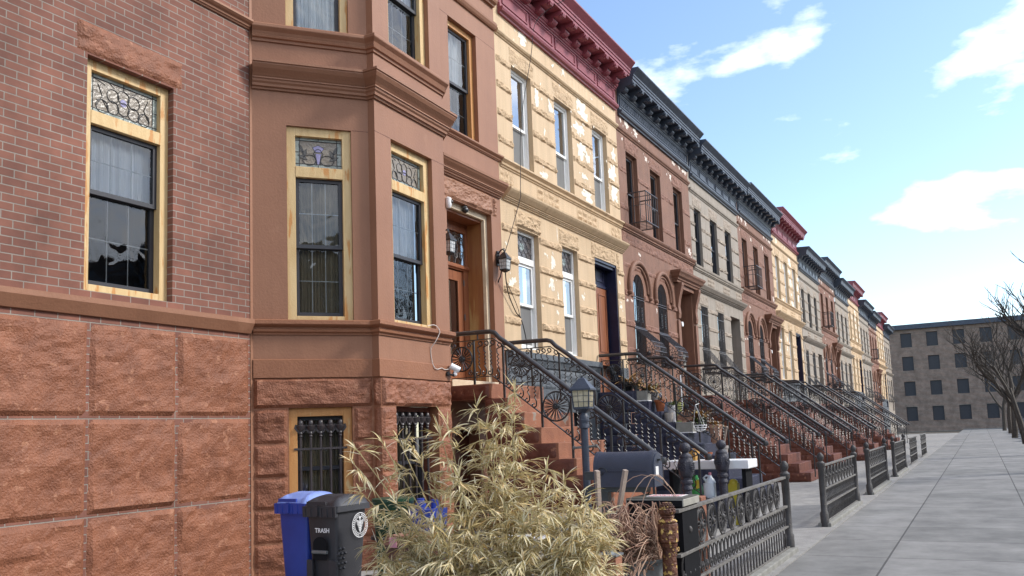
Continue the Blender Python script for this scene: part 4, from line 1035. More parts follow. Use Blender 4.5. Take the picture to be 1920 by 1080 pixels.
def cable(name, pts, r, mat, lab):
    P = [Vector(p) for p in pts]; out = []
    for i in range(len(P)-1):
        p0, p1, p2, p3 = P[max(i-1, 0)], P[i], P[i+1], P[min(i+2, len(P)-1)]
        for k in range(6):
            t = k/6; out.append(.5*((2*p1)+(p2-p0)*t+(2*p0-5*p1+4*p2-p3)*t*t+(3*p1-p0-3*p2+p3)*t**3))
    out.append(P[-1])
    m = MB(); m.tube(out, r, 5); return tag(m.build(name, mat), lab, 'cable')
cable('cable', [(15.2, -.62, 10.3), (14.63, -.15, 9.71), (14.38, -.09, 8.83), (13.93, -.05, 7.38), (13.5, -.21, 5.95), (13.44, -.21, 5.72), (13.15, -.06, 4.82), (12.92, -.14, 4.72)], .0065, M['cable'], 'thin black cable running down the yellow wall from the red cornice')
cable('cable', [(12.93, -.14, 4.34), (13.03, -.1, 4.15), (13.19, -.06, 3.95), (13.45, -.04, 3.7), (13.7, .0, 3.62), (13.95, .06, 3.4), (14.02, .06, 3.15), (13.98, .05, 3.0)], .010, M['cable'], 'thicker black wire sagging from the wall lantern to the yellow house window')
cable('cable', [(12.93, -.15, 4.34), (13.02, -.1, 4.2), (13.3, -.06, 4.0), (13.55, -.04, 3.75), (13.72, .02, 3.55), (13.76, .06, 3.3), (13.75, .06, 3.02)], .006, M['cable'], 'thinner black wire hanging beside the sagging one below the wall lantern')
def bfp(px_s, z, o=-.012): return FB(px_s, o, z)
cable('cable', [bfp(1.0, 2.95, -.06), bfp(1.1, 2.97, -.09), bfp(1.18, 2.945, -.10), bfp(1.22, 2.88, -.105), bfp(1.17, 2.76, -.07), bfp(1.14, 2.66, -.012), bfp(1.16, 2.5, -.014), bfp(1.18, 2.42, -.035), bfp(1.25, 2.40, -.035), bfp(1.36, 2.42, -.035), bfp(1.45, 2.405, -.035), bfp(1.56, 2.42, -.05)], .0055, M['wcable'], 'white cable looping over the bay sill to the white camera')
# cameras
sc_ = empty('security_camera', (9.75, -1.0, 2.4), 'white bullet security camera on the corner of the bay base', 'camera', 'security cameras')
m = MB(); p = Vector(FB(1.60, -.10, 2.43)); d = Vector((.45, -.45, -.32)).normalized()
m.tube([p-d*.075, p-d*.07, p+d*.065], [.03, .042, .042], 16); m.build('camera_body', M['white'], sc_, smooth=True)
m = MB(); m.tube([p+d*.066, p+d*.072], .036, 16); m.build('lens', M['iron'], sc_)
m = MB(); m.tube([p-Vector((0, 0, .04)), p-Vector((0, 0, .075))], .02, 8); m.sphere(p-Vector((0, 0, .085)), .028, 10); m.build('camera_mount', M['white'], sc_, smooth=True)
m = MB(); m.tube([Vector(FB(1.52, -.02, 2.35)), Vector(FB(1.56, -.08, 2.335)), p-Vector((0, 0, .09))], .014, 8); m.tube([FB(1.51, -.02, 2.35), FB(1.51, -.05, 2.35)], .03, 10); m.build('camera_arm', M['iron'], sc_, smooth=True)
sc2 = empty('security_camera', (11.95, .08, 5.3), 'small black dome camera on the cream header above the wooden door', 'camera', 'security cameras')
m = MB(); m.sphere((11.95, .045, 5.27), .055, 12); m.build('camera_body', M['iron'], sc2, smooth=True)
m = MB(); m.lathe((11.95, .06, 5.29), [(.04, 0), (.05, .03), (.03, .05)], 12); m.build('camera_mount', M['galv'], sc2)
sc3 = empty('security_camera', (11.33, .0, 5.25), 'white camera half hidden by the bay at the top corner of the door', 'camera', 'security cameras')
m = MB(); m.lathe((11.33, -.02, 5.16), [(.03, 0), (.05, .03), (.055, .09), (.05, .16), (.02, .18)], 12); m.build('camera_body', M['white'], sc3, smooth=True)
m = MB(); m.sphere((11.355, -.07, 5.26), .026, 8); m.build('lens', M['iron'], sc3)

# ------------------------------------------------------------------ mailbox and parcel box
mb_ = empty('mailbox', (7.0, -4.53, 1.03), 'dark blue rounded rural mailbox in front of the lamp post', 'mailbox')
fm = Fr(6.87, -4.26, -90)            # u towards the street, v along +x
hw = .12
def arch(r_=hw, e=0.): return [(hw-r_-e*0, 1.032)]+[(hw-r_*math.cos(math.pi*i/14), 1.19+r_*1.15*math.sin(math.pi*i/14)) for i in range(15)]+[(hw+r_, 1.032)]
m = MB(); m.prism(fm, arch(), .0, .53); m.build('body', M['mailbox'], mb_, smooth=True)
m = MB(); m.prism(fm, arch(hw+.007), .485, .525); m.prism(fm, arch(hw+.005), .0, .03); m.box(fm, 0.03, .485, -.008, .0, 1.165, 1.172); m.build('rim', M['mailbox'], mb_, smooth=True)
m = MB(); m.prism(fm, arch(hw-.012), .53, .545); dr_ = m.build('door', M['mailbox'], mb_, smooth=True)
m = MB(); m.box(fm, .545, .57, .10, .14, 1.245, 1.262); m.build('handle', M['iron'], dr_)
m = MB(); m.box(fm, .5452, .5468, .05, .12, 1.12, 1.20); m.build('sticker', M['paper'], dr_)
m = MB(); m.box(fm, -.12, -.001, .07, .16, 1.09, 1.16); m.box(fm, -.12, .45, .07, .17, .985, 1.03); m.box(fm, .0, .09, .08, .16, 0, .985); m.build('support', M['iron'], mb_)
m = MB(); m.tube([Vector(fm(.08+.05*(1-t/8)*math.cos(t), -.012, 1.16+.05*(1-t/8)*math.sin(t))) for t in [i*.5 for i in range(14)]], .004, 5); m.build('scroll', M['iron'], mb_)

pb = empty('parcel_box', (6.8, -4.9, 0), 'flat topped dark metal box with a pale lid edge behind the rusty post', 'box')
m = MB(); m.box(W0, 6.585, 6.985, -5.12, -4.68, .25, .90); m.build('body', M['interior'], pb)
m = MB(); m.box(W0, 6.57, 7.0, -5.14, -4.66, .90, .957); m.build('lid_edge', M['box_lip'], pb, bevel=.004)
m = MB(); m.box(W0, 6.573, 6.997, -5.137, -4.663, .957, .964); m.build('lid', M['box_top'], pb)
m = MB(); m.box(W0, 6.569, 6.572, -5.13, -4.67, .90, .95); m.build('lid_side_shade', M['interior'], pb)  # thin dark plate: shade on the lip's left side put into colour
for lx, ly in ((6.61, -5.1), (6.96, -5.1), (6.61, -4.7), (6.96, -4.7)):
    m = MB(); m.box(W0, lx-.015, lx+.015, ly-.015, ly+.015, 0, .25); m.build('leg', M['iron'], pb)
ps = empty('paper_sheet', (6.83, -4.92, .966), 'white paper with rows of red writing lying on the metal box', 'paper')
m = MB(); m.box(W0, 6.74, 6.93, -5.07, -4.77, .966, .968); m.build('sheet', M['paper'], ps)
m = MB(); rr = random.Random(4)
for row in range(4):
    yy = -5.05
    while yy < -4.80:
        l = rr.uniform(.010, .02); xx = 6.765+row*.042
        m.tube([(xx+rr.uniform(-.008, .008), yy+l*i/4, .9688) for i in range(5)], .0016, 4); yy += l+.004
m.build('red_writing', M['ink_red'], ps)

# ------------------------------------------------------------------ iron newel posts
def newel(x, y, lab):
    e = empty('newel_post', (x, y, 0), lab, 'post', 'cast iron ball posts at the stoop foot')
    top = 1.31
    m = MB(); m.sphere((x, y, top-.075), .075, 20); m.build('ball', M['newel'], e, smooth=True)
    m = MB()
    m.lathe((x, y, 0), [(.10, 0), (.10, .10), (.085, .12), (.07, .16), (.062, .40), (.06, .66), (.075, .675), (.075, .70), (.062, .715), (.062, .745), (.082, .76), (.082, .79), (.066, .805), (.07, .835), (.085, .845)], 16)
    m.lathe((x, y, 0), [(.085, .85), (.098, .88), (.104, .92), (.104, 1.04), (.098, 1.08), (.085, 1.10)], 8, ang=R(10))
    m.lathe((x, y, 0), [(.085, 1.10), (.088, 1.12), (.075, 1.14), (.045, 1.165), (.04, 1.19)], 16)
    m.build('shaft', M['newel'], e, smooth=True)
    m = MB()
    for k in range(4):
        a = R(10+22.5+90*k+45); o = Vector((x+.100*math.cos(a), y+.100*math.sin(a), .98)); t = Vector((-math.sin(a), math.cos(a), 0))
        m.tube([o+t*.05*math.cos(q)+Vector((0, 0, .055*math.sin(q))) for q in [2*math.pi*i/12 for i in range(13)]], .007, 5)
        for i in range(6): m.sphere(o+t*.028*math.cos(i*1.05)+Vector((0, 0, .028*math.sin(i*1.05))), .014, 6)
        m.sphere(o, .014, 6)
    m.build('rosette', M['newel'], e, smooth=True)
newel(11.45, -3.65, 'dark cast iron ball post at the foot of the near railing, left of its twin')
newel(12.90, -3.757, 'dark cast iron ball post in front of the white bench, right of its twin')

# ------------------------------------------------------------------ front fence and rusty post
rp = empty('fence_post', (6.25, -5.11, 0), 'rusted octagonal cast iron fence post with an acorn top and flaking yellow paint', 'fence post')
m = MB(); c0 = (6.25, -5.11, 0)
m.lathe(c0, [(.075, 0), (.075, .30), (.088, .31), (.088, .345), (.07, .36), (.06, .40), (.055, .44), (.052, .60), (.05, .65), (.056, .665), (.066, .68), (.066, .695)], 16)
m.lathe(c0, [(.062, .695), (.076, .71), (.076, .845), (.062, .86)], 8, ang=R(22.5))
m.lathe(c0, [(.072, .858), (.074, .868), (.06, .88), (.045, .885), (.042, .895), (.05, .903), (.044, .912), (.055, .92), (.062, .935), (.061, .95), (.052, .97), (.040, .99), (.027, 1.005), (.018, 1.01)], 14)
for v_ in range(0): pass
m.v = [(a, b, z*.9523) for a, b, z in m.v]
m.build('shaft', M['rust'], rp, smooth=True)
m = MB()
for i in range(5):
    for k in range(14):
        t = 2*math.pi*k/14+i*.22; r_ = (.060, .058, .050, .040, .028)[i]; m.sphere((6.25+r_*math.cos(t), -5.11+r_*math.sin(t), (.895, .913, .93, .944, .956)[i]), .008, 6)
m.build('acorn_studs', M['rust'], rp, smooth=True)
m = MB(); m.box(W0, 6.315, 6.45, -5.125, -5.095, .58, .61); m.tube([(6.36, -5.11, .0), (6.36, -5.11, .6)], .012, 6); m.tube([(6.40, -5.11, .55), (6.36, -5.11, .70), (6.33, -5.11, .80), (6.38, -5.11, .85)], .014, 6); m.build('gate_hinge', M['rust'], rp)

def make_fence(x0, x1, lab):
    e = empty('iron_fence', (x0, -5.11, 0), lab, 'fence', 'iron fences in front of the yards')
    y = -5.11
    def rail(z, h, w): m = MB(); m.box(W0, x0, x1, y-w, y+w, z-h, z+h); m.build('rail', M['fence_rail'], e, bevel=.003)
    rail(.875, .014, .022); rail(.535, .013, .020); rail(.30, .010, .016); rail(.06, .012, .016)
    n = int((x1-x0-.15)/.335)
    for i in range(n):
        cu = x0+.30+i*.335; m = MB()
        for r_ in (.155, .128):
            m.tube([(cu+r_*.92*math.cos(t), y, .705+r_*math.sin(t)) for t in [2*math.pi*k/22 for k in range(23)]], .0085, 5, cap=False)
        for k in range(4):
            t = math.pi/2*k; d = Vector((math.cos(t), 0, math.sin(t))); q = Vector((-math.sin(t), 0, math.cos(t))); o = Vector((cu, y, .705))
            for s in (-1, 1): m.tube([o+d*.02, o+d*.06+q*s*.035, o+d*.10+q*s*.03, o+d*.125], .0075, 4)
            m.tube([o, o+d*.125], .006, 4)
        m.sphere((cu, y, .705), .03, 8)
        m.tube([(cu, y, .54), (cu, y, .56)], .014, 5); m.tube([(cu, y, .85), (cu, y, .87)], .014, 5)
        m.build('round_medallion', M['fence'], e)
    n = int((x1-x0-.1)/.125)
    for i in range(n):
        cu = x0+.12+i*.125; m = MB(); sg = 1 if i % 2 else -1
        m.tube([(cu+.052*math.cos(t)*sg, y, .42+.095*math.sin(t)) for t in [2*math.pi*k/14 for k in range(15)]], .0075, 4, cap=False)
        m.tube([(cu+sg*.03*(1-t/9)*math.cos(t), y, .375+.035*(1-t/9)*math.sin(t)) for t in [k*.6 for k in range(12)]], .008, 4)
        m.sphere((cu, y, .375), .016, 6)
        m.tube([(cu, y, .30), (cu, y, .06)], .009, 5); m.plate(W0, [(cu-.03, .20), (cu, .12), (cu+.03, .20), (cu, .28)], y-.005, y+.005)
        m.build('scroll_upright', M['fence'], e)
    return e
f1 = make_fence(6.47, 10.6, 'weathered iron fence with round flower medallions beside the rusted post')
f2 = make_fence(13.35, 16.95, 'weathered iron fence in front of the yellow house, past the first stoop')
for k, x in enumerate((19.1, 25.0, 30.9, 36.9)):
    c = copy_tree(f2); c.location.x = x; c['label'] = 'weathered iron fence in front of the ' + ('house with arched windows', 'grey house', 'first far arched house', 'first far yellow house')[k]
def fpost(x, lab):
    e = empty('fence_post', (x, -5.11, 0), lab, 'fence post', 'iron posts of the yard fences'); m = MB()
    m.lathe((x, -5.11, 0), [(.06, 0), (.06, .2), (.045, .22), (.045, .85), (.06, .87), (.06, .92), (.03, .95), (.05, .99), (.05, 1.03), (.02, 1.07)], 12); m.build('shaft', M['fence'], e, smooth=True); return e
fp = fpost(10.66, 'iron fence post at the street end of the fence by the brown stoop')
for k, x in enumerate((13.29, 17.0, 19.04, 22.75, 24.94, 28.65)):
    c = copy_tree(fp); c.location.x = x; c['label'] = ('left', 'right')[k % 2]+' iron end post of the fence in front of the '+('yellow house', 'house with arched windows', 'grey house')[k//2]
for k, (x0, x1) in enumerate(((6.45, 10.7), (13.25, 17.05), (19.0, 22.8), (24.9, 28.7))):
    m = MB(); m.box(W0, x0, x1, -5.2, -5.02, -.012, .055)
    tag(m.build('fence_kerb', M['stone_block'], bevel=.01), 'low stone kerb under the iron fence of the '+('brown house with the bay', 'yellow house', 'house with arched windows', 'grey house')[k], 'kerb', 'stone kerbs under the fences')
pr = empty('brick_pier', (5.5, -4.945, 0), 'short brown brick pier with a grey metal cap at the right edge of the bamboo', 'pier')
m = MB(); m.box(W0, 5.44, 5.56, -5.01, -4.88, 0, .672); m.build('pier_shaft', M['brick'], pr, bevel=.006)
m = MB(); m.box(W0, 5.432, 5.568, -5.018, -4.872, .673, .685); m.lathe((5.5, -4.945, .685), [(.03, 0), (.025, .012), (.022, .035), (.01, .05)], 10); m.build('cap', M['galv'], pr)
m = MB(); m.box(W0, 8.0, 8.16, -4.86, -4.64, 0, .86); tag(m.build('brick_pier', M['brick'], bevel=.01), 'squared brown stone block standing right behind the iron fence', 'pier')

# ------------------------------------------------------------------ bins
def box_taper(m, x0, x1, y0, y1, z0, z1, t, r=.03):
    def loop(a0, a1, b0, b1, z):
        pts = []
        for cx, cy, s in ((a1-r, b1-r, 0), (a0+r, b1-r, 90), (a0+r, b0+r, 180), (a1-r, b0+r, 270)):
            for k in range(4): pts.append((cx+r*math.cos(R(s+30*k)), cy+r*math.sin(R(s+30*k)), z))
        return pts
    A = loop(x0+t, x1-t, y0+t, y1-t, z0); B = loop(x0, x1, y0, y1, z1); n = len(A)
    m.add(A+B, [(i, (i+1) % n, n+(i+1) % n, n+i) for i in range(n)]+[tuple(range(n))[::-1], tuple(range(n, 2*n))])
def wheelie(x0, y0, w, dpt, top, body, lid, lab, text=False):
    """bin whose front looks to -x; corner (x0, y0) nearest the street"""
    e = empty('wheeled_bin', (x0+dpt/2, y0+w/2, 0), lab, 'trash bin', 'wheeled bins below the bay')
    x1, y1 = x0+dpt, y0+w
    m = MB(); box_taper(m, x0+.01, x1-.03, y0+.01, y1-.01, .05, top-.115, .045); m.build('body', body, e, smooth=True)
    m = MB(); box_taper(m, x0-.012, x1, y0-.012, y1+.012, top-.155, top-.098, -.004, .02)
    m.prism(Fr(x0, y1, -90), [(-.03, top-.20), (-.035, top-.10), (0.01, top-.10), (.01, top-.20)], .0, w)
    for k in range(6): m.prism(Fr(x0, y1, -90), [(-.038, top-.195), (-.040, top-.115), (-.03, top-.11), (-.03, top-.20)], .03+k*w/6, .04+k*w/6)
    m.build('rim', body, e, smooth=True)
    m = MB()
    vs = []; nx, ny = 14, 12
    for i in range(nx+1):
        for j in range(ny+1):
            u, v = i/nx, j/ny
            ed = min(min(u, 1-u)/.12, min(v, 1-v)/.12, 1)
            rib = .010*(1+math.cos(v*math.pi*8))*.5*max(0, min(1, (u-.25)*6)) if .1 < v < .9 else 0
            z = top-.10+.055*ed**.6+.035*math.sin(math.pi*u)*ed+rib*ed
            if u < .22 and .2 < v < .8: z -= .022
            vs.append((x0-.016+u*(dpt+.02), y0-.014+v*(w+.028), z))
    m.add(vs, [(i*(ny+1)+j, (i+1)*(ny+1)+j, (i+1)*(ny+1)+j+1, i*(ny+1)+j+1) for i in range(nx) for j in range(ny)])
    m.build('lid', lid, e, smooth=True)
    m = MB(); fb = Fr(x0, y1, -90)
    m.box(fb, w*.42, w*.50, -.05, -.035, top-.19, top-.09); m.box(fb, .05, w-.12, -.03, -.01, top-.085, top-.055); m.build('latch', body, e)
    for yy in (y0-.005, y1-.035):
        m = MB(); m.tube([(x1-.02, yy, .10), (x1-.02, yy+.04, .10)], .10, 18); m.build('wheel', M['iron'], e, smooth=True)
    if text:
        # lift pocket: flat near-black patch, recess shade in its colour; grey bar
        m = MB(); uo = w*.48
        pts = [(uo-.085, .40), (uo+.085, .40), (uo+.085, .545)]+[(uo+.085*math.cos(R(15*k)), .545+.07*math.sin(R(15*k))) for k in range(1, 12)]+[(uo-.085, .545)]
        m.add([fb(u, .018-.0, z) for u, z in pts], [tuple(range(len(pts)))])
        o_ = m.build('lift_pocket_shade', M['interior'], e)
        for v in o_.data.vertices: v.co.x -= .028-(.70-v.co.z)*.005
        m = MB(); m.tube([fb(uo-.088, -.012, .475), fb(uo+.088, -.012, .475)], .018, 10); m.build('lift_bar', M['galv'], e, smooth=True)
        for a_, c_ in ((.02, uo-.10), (uo+.10, w-.02)):
            m = MB(); m.box(fb, a_, c_, -.006, .03, .06, .40); m.build('front_rib', body, e, bevel=.005)
        def lettering(txt, size, loc, rot):
            cu = bpy.data.curves.new('lettering', 'FONT'); cu.body = txt; cu.size = size; cu.align_x = 'CENTER'; cu.extrude = .0006; cu.offset = size*.025
            o = bpy.data.objects.new('tmp', cu); COL.objects.link(o)
            dg = bpy.context.evaluated_depsgraph_get(); me = bpy.data.meshes.new_from_object(o.evaluated_get(dg))
            bpy.data.objects.remove(o)
            ob = bpy.data.objects.new('lettering', me); COL.objects.link(ob); me.materials.clear(); me.materials.append(M['white'])
            ob.parent = e; ob.location = Vector(loc)-Vector(e.location); ob.rotation_euler = rot
            return ob
        lettering('TRASH', .058, (x0+.002, y0+w*.47, .655), (R(90), 0, R(-90)))
        # round city seal: rings, rim lettering, winged staff with snakes
        sx, sz, yf = x0+.335, .695, y0+.0065
        def W_(a, b): return (sx+a, yf-.004+(0.69-sz-b)*.0-.001, sz+b)
        m = MB()
        def annul(r0, r1, n=40):
            vs = [W_(r_*math.cos(2*math.pi*i/n), r_*1.0*math.sin(2*math.pi*i/n)) for r_ in (r0, r1) for i in range(n)]
            m.add(vs, [(i, (i+1) % n, n+(i+1) % n, n+i) for i in range(n)])
        annul(.112, .119); annul(.078, .083)
        for k in range(34):
            t = 2*math.pi*k/34
            if k % 17 in (8,): continue
            a, b = .090, .105; d_ = .035
            m.add([W_(a*math.cos(t), a*math.sin(t)), W_(b*math.cos(t), b*math.sin(t)), W_(b*math.cos(t+d_*2.6), b*math.sin(t+d_*2.6)), W_(a*math.cos(t+d_*2.6), a*math.sin(t+d_*2.6))], [(0, 1, 2, 3)])
        m.add([W_(-.005, -.07), W_(.005, -.07), W_(.007, .06), W_(-.007, .06)], [(0, 1, 2, 3)])
        m.add([W_(.014*math.cos(t), .066+.014*math.sin(t)) for t in [2*math.pi*i/10 for i in range(10)]], [tuple(range(10))])
        for s in (-1, 1):
            for k in range(6):
                y_ = .036-.011*k; ln = .066-.008*k
                m.add([W_(s*.01, y_-.006), W_(s*ln, y_+.016-.004*k), W_(s*(ln+.003), y_+.022-.004*k), W_(s*.01, y_+.001)], [(0, 1, 2, 3)])
            pts = [(s*.017*math.sin(i*.62), .03-.009*i) for i in range(11)]
            for (a, b), (c_, d_) in zip(pts, pts[1:]):
                m.add([W_(a-.003, b), W_(a+.003, b), W_(c_+.003, d_), W_(c_-.003, d_)], [(0, 1, 2, 3)])
        m.build('city_seal', M['white'], e)
        m = MB()
        for r_ in range(5):
            for c_ in range(2+(r_ % 2)):
                m.sphere((x0+.06+.05*c_-(.025 if r_ % 2 else 0), y0+.022-.0*r_, .50-.045*r_), .014, 8)
        m.build('grip_dimples', body, e, smooth=True)
    return e
wheelie(6.33, -1.87, .40, .48, 1.0, M['bin_black'], M['bin_black'], 'black lidded trash bin with a round white seal and the word TRASH', True)
wheelie(6.40, -1.44, .40, .48, 1.02, M['bin_blue'], M['bin_bluel'], 'blue recycling bin with a pale blue lid left of the black bin')
g = empty('plastic_tub', (6.52, -2.38, 0), 'dark green round plastic tub behind the bamboo right of the black bin', 'tub', 'plastic containers behind the bamboo')
m = MB(); m.lathe((6.52, -2.38, 0), [(.15, 0), (.16, .62), (.17, .63), (.19, .93), (.20, .94), (.20, .965), (.17, .965)], 24); m.build('body', M['bin_green'], g, smooth=True)
m = MB(); m.lathe((6.52, -2.38, .60), [(.21, 0), (.215, .015), (.21, .03)], 24); m.build('band', M['iron'], g)
b_ = empty('plastic_tub', (6.63, -2.68, 0), 'royal blue plastic container behind the bamboo beside the green tub', 'tub', 'plastic containers behind the bamboo')
m = MB(); box_taper(m, 6.5, 6.78, -2.82, -2.54, 0, .86, .03); m.build('body', M['bin_blue'], b_, smooth=True)
m = MB(); m.lathe((6.56, -2.66, .86), [(.05, 0), (.05, .06), (.035, .07), (.035, .1)], 12); m.lathe((6.70, -2.72, .86), [(.035, 0), (.035, .08)], 12); m.build('cap', M['bin_blue'], b_, smooth=True)
br = empty('lidded_bin', (5.85, -3.03, 0), 'brown bin with a ribbed orange brown lid and a pink tag', 'trash bin')
m = MB(); box_taper(m, 5.72, 6.08, -3.24, -2.86, 0, .665, .04); m.build('body', M['bin_brown'], br, smooth=True)
m = MB()
for k in range(4): box_taper(m, 5.70+.012*k, 6.10-.012*k, -3.26+.012*k, -2.84-.012*k, .655+.018*k, .671+.018*k, .004)
m.build('lid', M['bin_lid'], br, smooth=True)
m = MB(); m.box(W0, 5.688, 5.699, -3.02, -2.95, .64, .72); m.build('tag', M['pink'], br)
m = MB()
for r0, r1 in ((.075, .083), (.05, .055)):
    n = 26; vs = [(5.722, -3.02+r_*math.cos(2*math.pi*i/n), .47+r_*math.sin(2*math.pi*i/n)) for r_ in (r0, r1) for i in range(n)]
    m.add(vs, [(i, (i+1) % n, n+(i+1) % n, n+i) for i in range(n)])
for k in range(5): m.add([(5.7215, -3.02+.045*s, .47+.03-.014*k) for s in (-1, 1)]+[(5.7215, -3.02+.045*s, .476+.03-.014*k) for s in (1, -1)], [(0, 1, 2, 3)])
m.build('round_emblem', M['white'], br)
bs = empty('enamel_basin', (4.97, -4.63, 0), 'white enamel basin on a dark stand half hidden by the bamboo', 'basin')
m = MB(); m.lathe((4.97, -4.55, .78), [(.08, 0), (.14, .03), (.17, .06), (.18, .062), (.18, .07), (.165, .07), (.13, .04), (.07, .02)], 28); m.build('bowl', M['white'], bs, smooth=True)
m = MB(); m.lathe((4.97, -4.55, 0), [(.12, 0), (.12, .05), (.03, .07), (.03, .72), (.09, .78)], 14); m.build('stand', M['iron'], bs)
cr = empty('milk_crate', (5.55, -4.5, 0), 'grey slatted plastic crate in the gaps of the bamboo', 'crate')
m = MB()
for z in (.72, .78, .84, .90): ring(m, W0, 5.38, 5.72, z, z+.03, .012, -4.66, -4.34)
m.box(W0, 5.38, 5.72, -4.66, -4.34, .70, .72)
for xx in (5.38, 5.70):
    for yy in (-4.66, -4.36): m.box(W0, xx-.001, xx+.021, yy-.001, yy+.021, 0, .93)
m.build('crate_body', M['galv'], cr)

# ------------------------------------------------------------------ galvanised tub with dry twigs, stakes
tb = empty('wash_tub', (6.40, -4.80, 0), 'galvanised steel tub holding the dry twigs, left of the rusted post', 'tub')
m = MB(); m.lathe((6.40, -4.80, 0), [(.17, 0), (.19, .2), (.2, .22), (.2, .24), (.205, .26), (.225, .50), (.24, .51), (.24, .53), (.215, .53), (.20, .45)], 28); m.build('tub_body', M['galv'], tb, smooth=True)
m = MB(); m.lathe((6.40, -4.80, .46), [(.205, 0), (.001, .01)], 24); m.build('soil', M['earth'], tb)
m = MB(); rr = random.Random(12)
for i in range(430):
    a = rr.uniform(0, 2*math.pi); p = Vector((6.33+.17*math.cos(a)*rr.random(), -4.84+.17*math.sin(a)*rr.random(), .50))
    lat = rr.uniform(-1.1, .9); d = Vector((.476*lat+rr.uniform(-.35, .1), -.879*lat+rr.uniform(-.3, .3), rr.uniform(.3, 1.2))).normalized()
    w = Vector((rr.uniform(-1, 1), rr.uniform(-1, 1), rr.uniform(-1.2, .4)))
    pts = [p.copy()]; n = rr.randint(8, 14); st = rr.uniform(.04, .065)
    for k in range(n):
        d = (d+w*.17+Vector((rr.uniform(-.22, .22), rr.uniform(-.22, .22), rr.uniform(-.25, .12)))).normalized()
        p = p+d*st
        if p.z < .45: p.z = .45+rr.random()*.05
        if p.z > .955: d.z = -abs(d.z); p.z = .955
        if p.y < -5.0: p.y = -5.0; d.y = abs(d.y)*.5
        pts.append(p.copy())
    m.tube(pts, [max(.0028, .0066*(1-.6*k/n)) for k in range(len(pts))], 4)
for i in range(3):
    pts = [Vector((6.45, -4.75, .6))+Vector((.476*t*(.5+i*.15), -.879*t*(.3+i*.2)+.1*i, 0))+Vector((0, 0, .55*math.sin(t*2.4+.3*i))) for t in [k/9*.9 for k in range(10)]]
    m.tube(pts, .0035, 4)
tag(m.build('dry_twigs', M['twig']), 'tangle of dry reddish brown twigs filling the galvanised tub', 'dry plant')
for (x, y, z, tx, ty, lab) in ((6.25, -4.56, 1.20, .0, .0, 'upright weathered wooden stake in front of the mailbox'), (6.50, -4.70, 1.19, -.03, .26, 'leaning weathered wooden stake right of the upright one')):
    m = MB(); a = Vector((x+tx, y+ty, 0)); b = Vector((x, y, z)); e1 = Vector((.018, -.008, 0)); e2 = Vector((.006, .012, 0))
    m.add([a-e1-e2, a+e1-e2, a+e1+e2, a-e1+e2, b-e1-e2, b+e1-e2, b+e1+e2+Vector((0, 0, .01)), b-e1+e2+Vector((0, 0, .01))], [(0, 1, 5, 4), (1, 2, 6, 5), (2, 3, 7, 6), (3, 0, 4, 7), (4, 5, 6, 7), (3, 2, 1, 0)])
    tag(m.build('wooden_stake', M['stake']), lab, 'stake', 'wooden stakes by the mailbox')

# ------------------------------------------------------------------ dry bamboo
bam = empty('bamboo_plant', (4.35, -4.68, 0), 'large straw coloured dry bamboo bush filling the foreground', 'bush')
RV = Vector((.476, -.879, 0)); FV = Vector((.879, .476, 0)); B0 = Vector((4.4, -4.70, 0))
def LP(a, d, z): return B0+RV*a+FV*d+Vector((0, 0, z))
rr = random.Random(21)
cm_, lm = MB(), MB()
def leaf(p, d, ln, w, droop):
    d = d.normalized(); side = d.cross(Vector((rr.uniform(-.5, .5), rr.uniform(-.5, .5), 1))).normalized()
    up = side.cross(d)
    k = 5; vs = []; q = p.copy(); curl = rr.uniform(-.25, .25)
    for i in range(k+1):
        t = i/k; ww = w*(.35, 1., .95, .72, .42, .02)[i]
        vs += [q-side*ww*.5, q+up*(-ww*.22), q+side*ww*.5]
        q = q+d*(ln/k); d = (d+Vector((0, 0, -droop*(.35+t)))+side*curl*.25).normalized()
        side = (d.cross(side.cross(d))*-1 if False else side-d*side.dot(d)).normalized(); up = side.cross(d)
    b = len(lm.v)
    lm.add(vs, [f for i in range(k) for f in ((i*3, i*3+1, i*3+4, i*3+3), (i*3+1, i*3+2, i*3+5, i*3+4))])
def spray(p, d, n, scale=1.):
    for i in range(n):
        t = rr.uniform(-1, 1); s = Vector((rr.uniform(-1, 1), rr.uniform(-1, 1), rr.uniform(-.9, .25)))
        leaf(p+d*rr.uniform(-.05, .02), d*1.0+s*.75, rr.uniform(.06, .125)*scale, rr.uniform(.008, .0135)*scale, rr.uniform(.04, .36))
def cane(base, tip, bow, dens=1., t0=.30, spread=1.):
    pts = []; n = 16
    for i in range(n+1):
        t = i/n
        p = base.lerp(tip, t); p = p+Vector((0, 0, bow*math.sin(math.pi*t)*.5))+(tip-base).normalized().cross(Vector((0, 0, 1)))*.02*math.sin(t*7)
        pts.append(p)
    cm_.tube(pts, [.0055*(1-.75*i/n)+.001 for i in range(n+1)], 5)
    L = (tip-base).length; m_ = max(3, int(L*(1-t0)/.033*dens))
    for j in range(m_):
        t = t0+(1-t0)*(j+rr.random()*.8)/m_; f = t*n; i0 = min(n-1, int(f)); p = pts[i0].lerp(pts[i0+1], f-i0)
        ax = (pts[i0+1]-pts[i0]).normalized()
        d = (ax*.35+Vector((rr.uniform(-1, 1), rr.uniform(-1, 1), rr.uniform(-.35, .45)))*spread).normalized()
        bl = rr.uniform(.07, .22)*(1.05-.5*t); q = [p]; dd = d.copy()
        for _ in range(4):
            dd = (dd+Vector((0, 0, -.10))).normalized(); q.append(q[-1]+dd*bl/4)
        cm_.tube(q, [.0022, .002, .0017, .0014, .001], 4)
        spray(q[-1], dd, rr.randint(4, 7)); spray(q[2], dd, rr.randint(2, 4), .95); spray(q[3], dd, 2, .9)
    spray(pts[-1], (pts[-1]-pts[-2]).normalized(), 7)
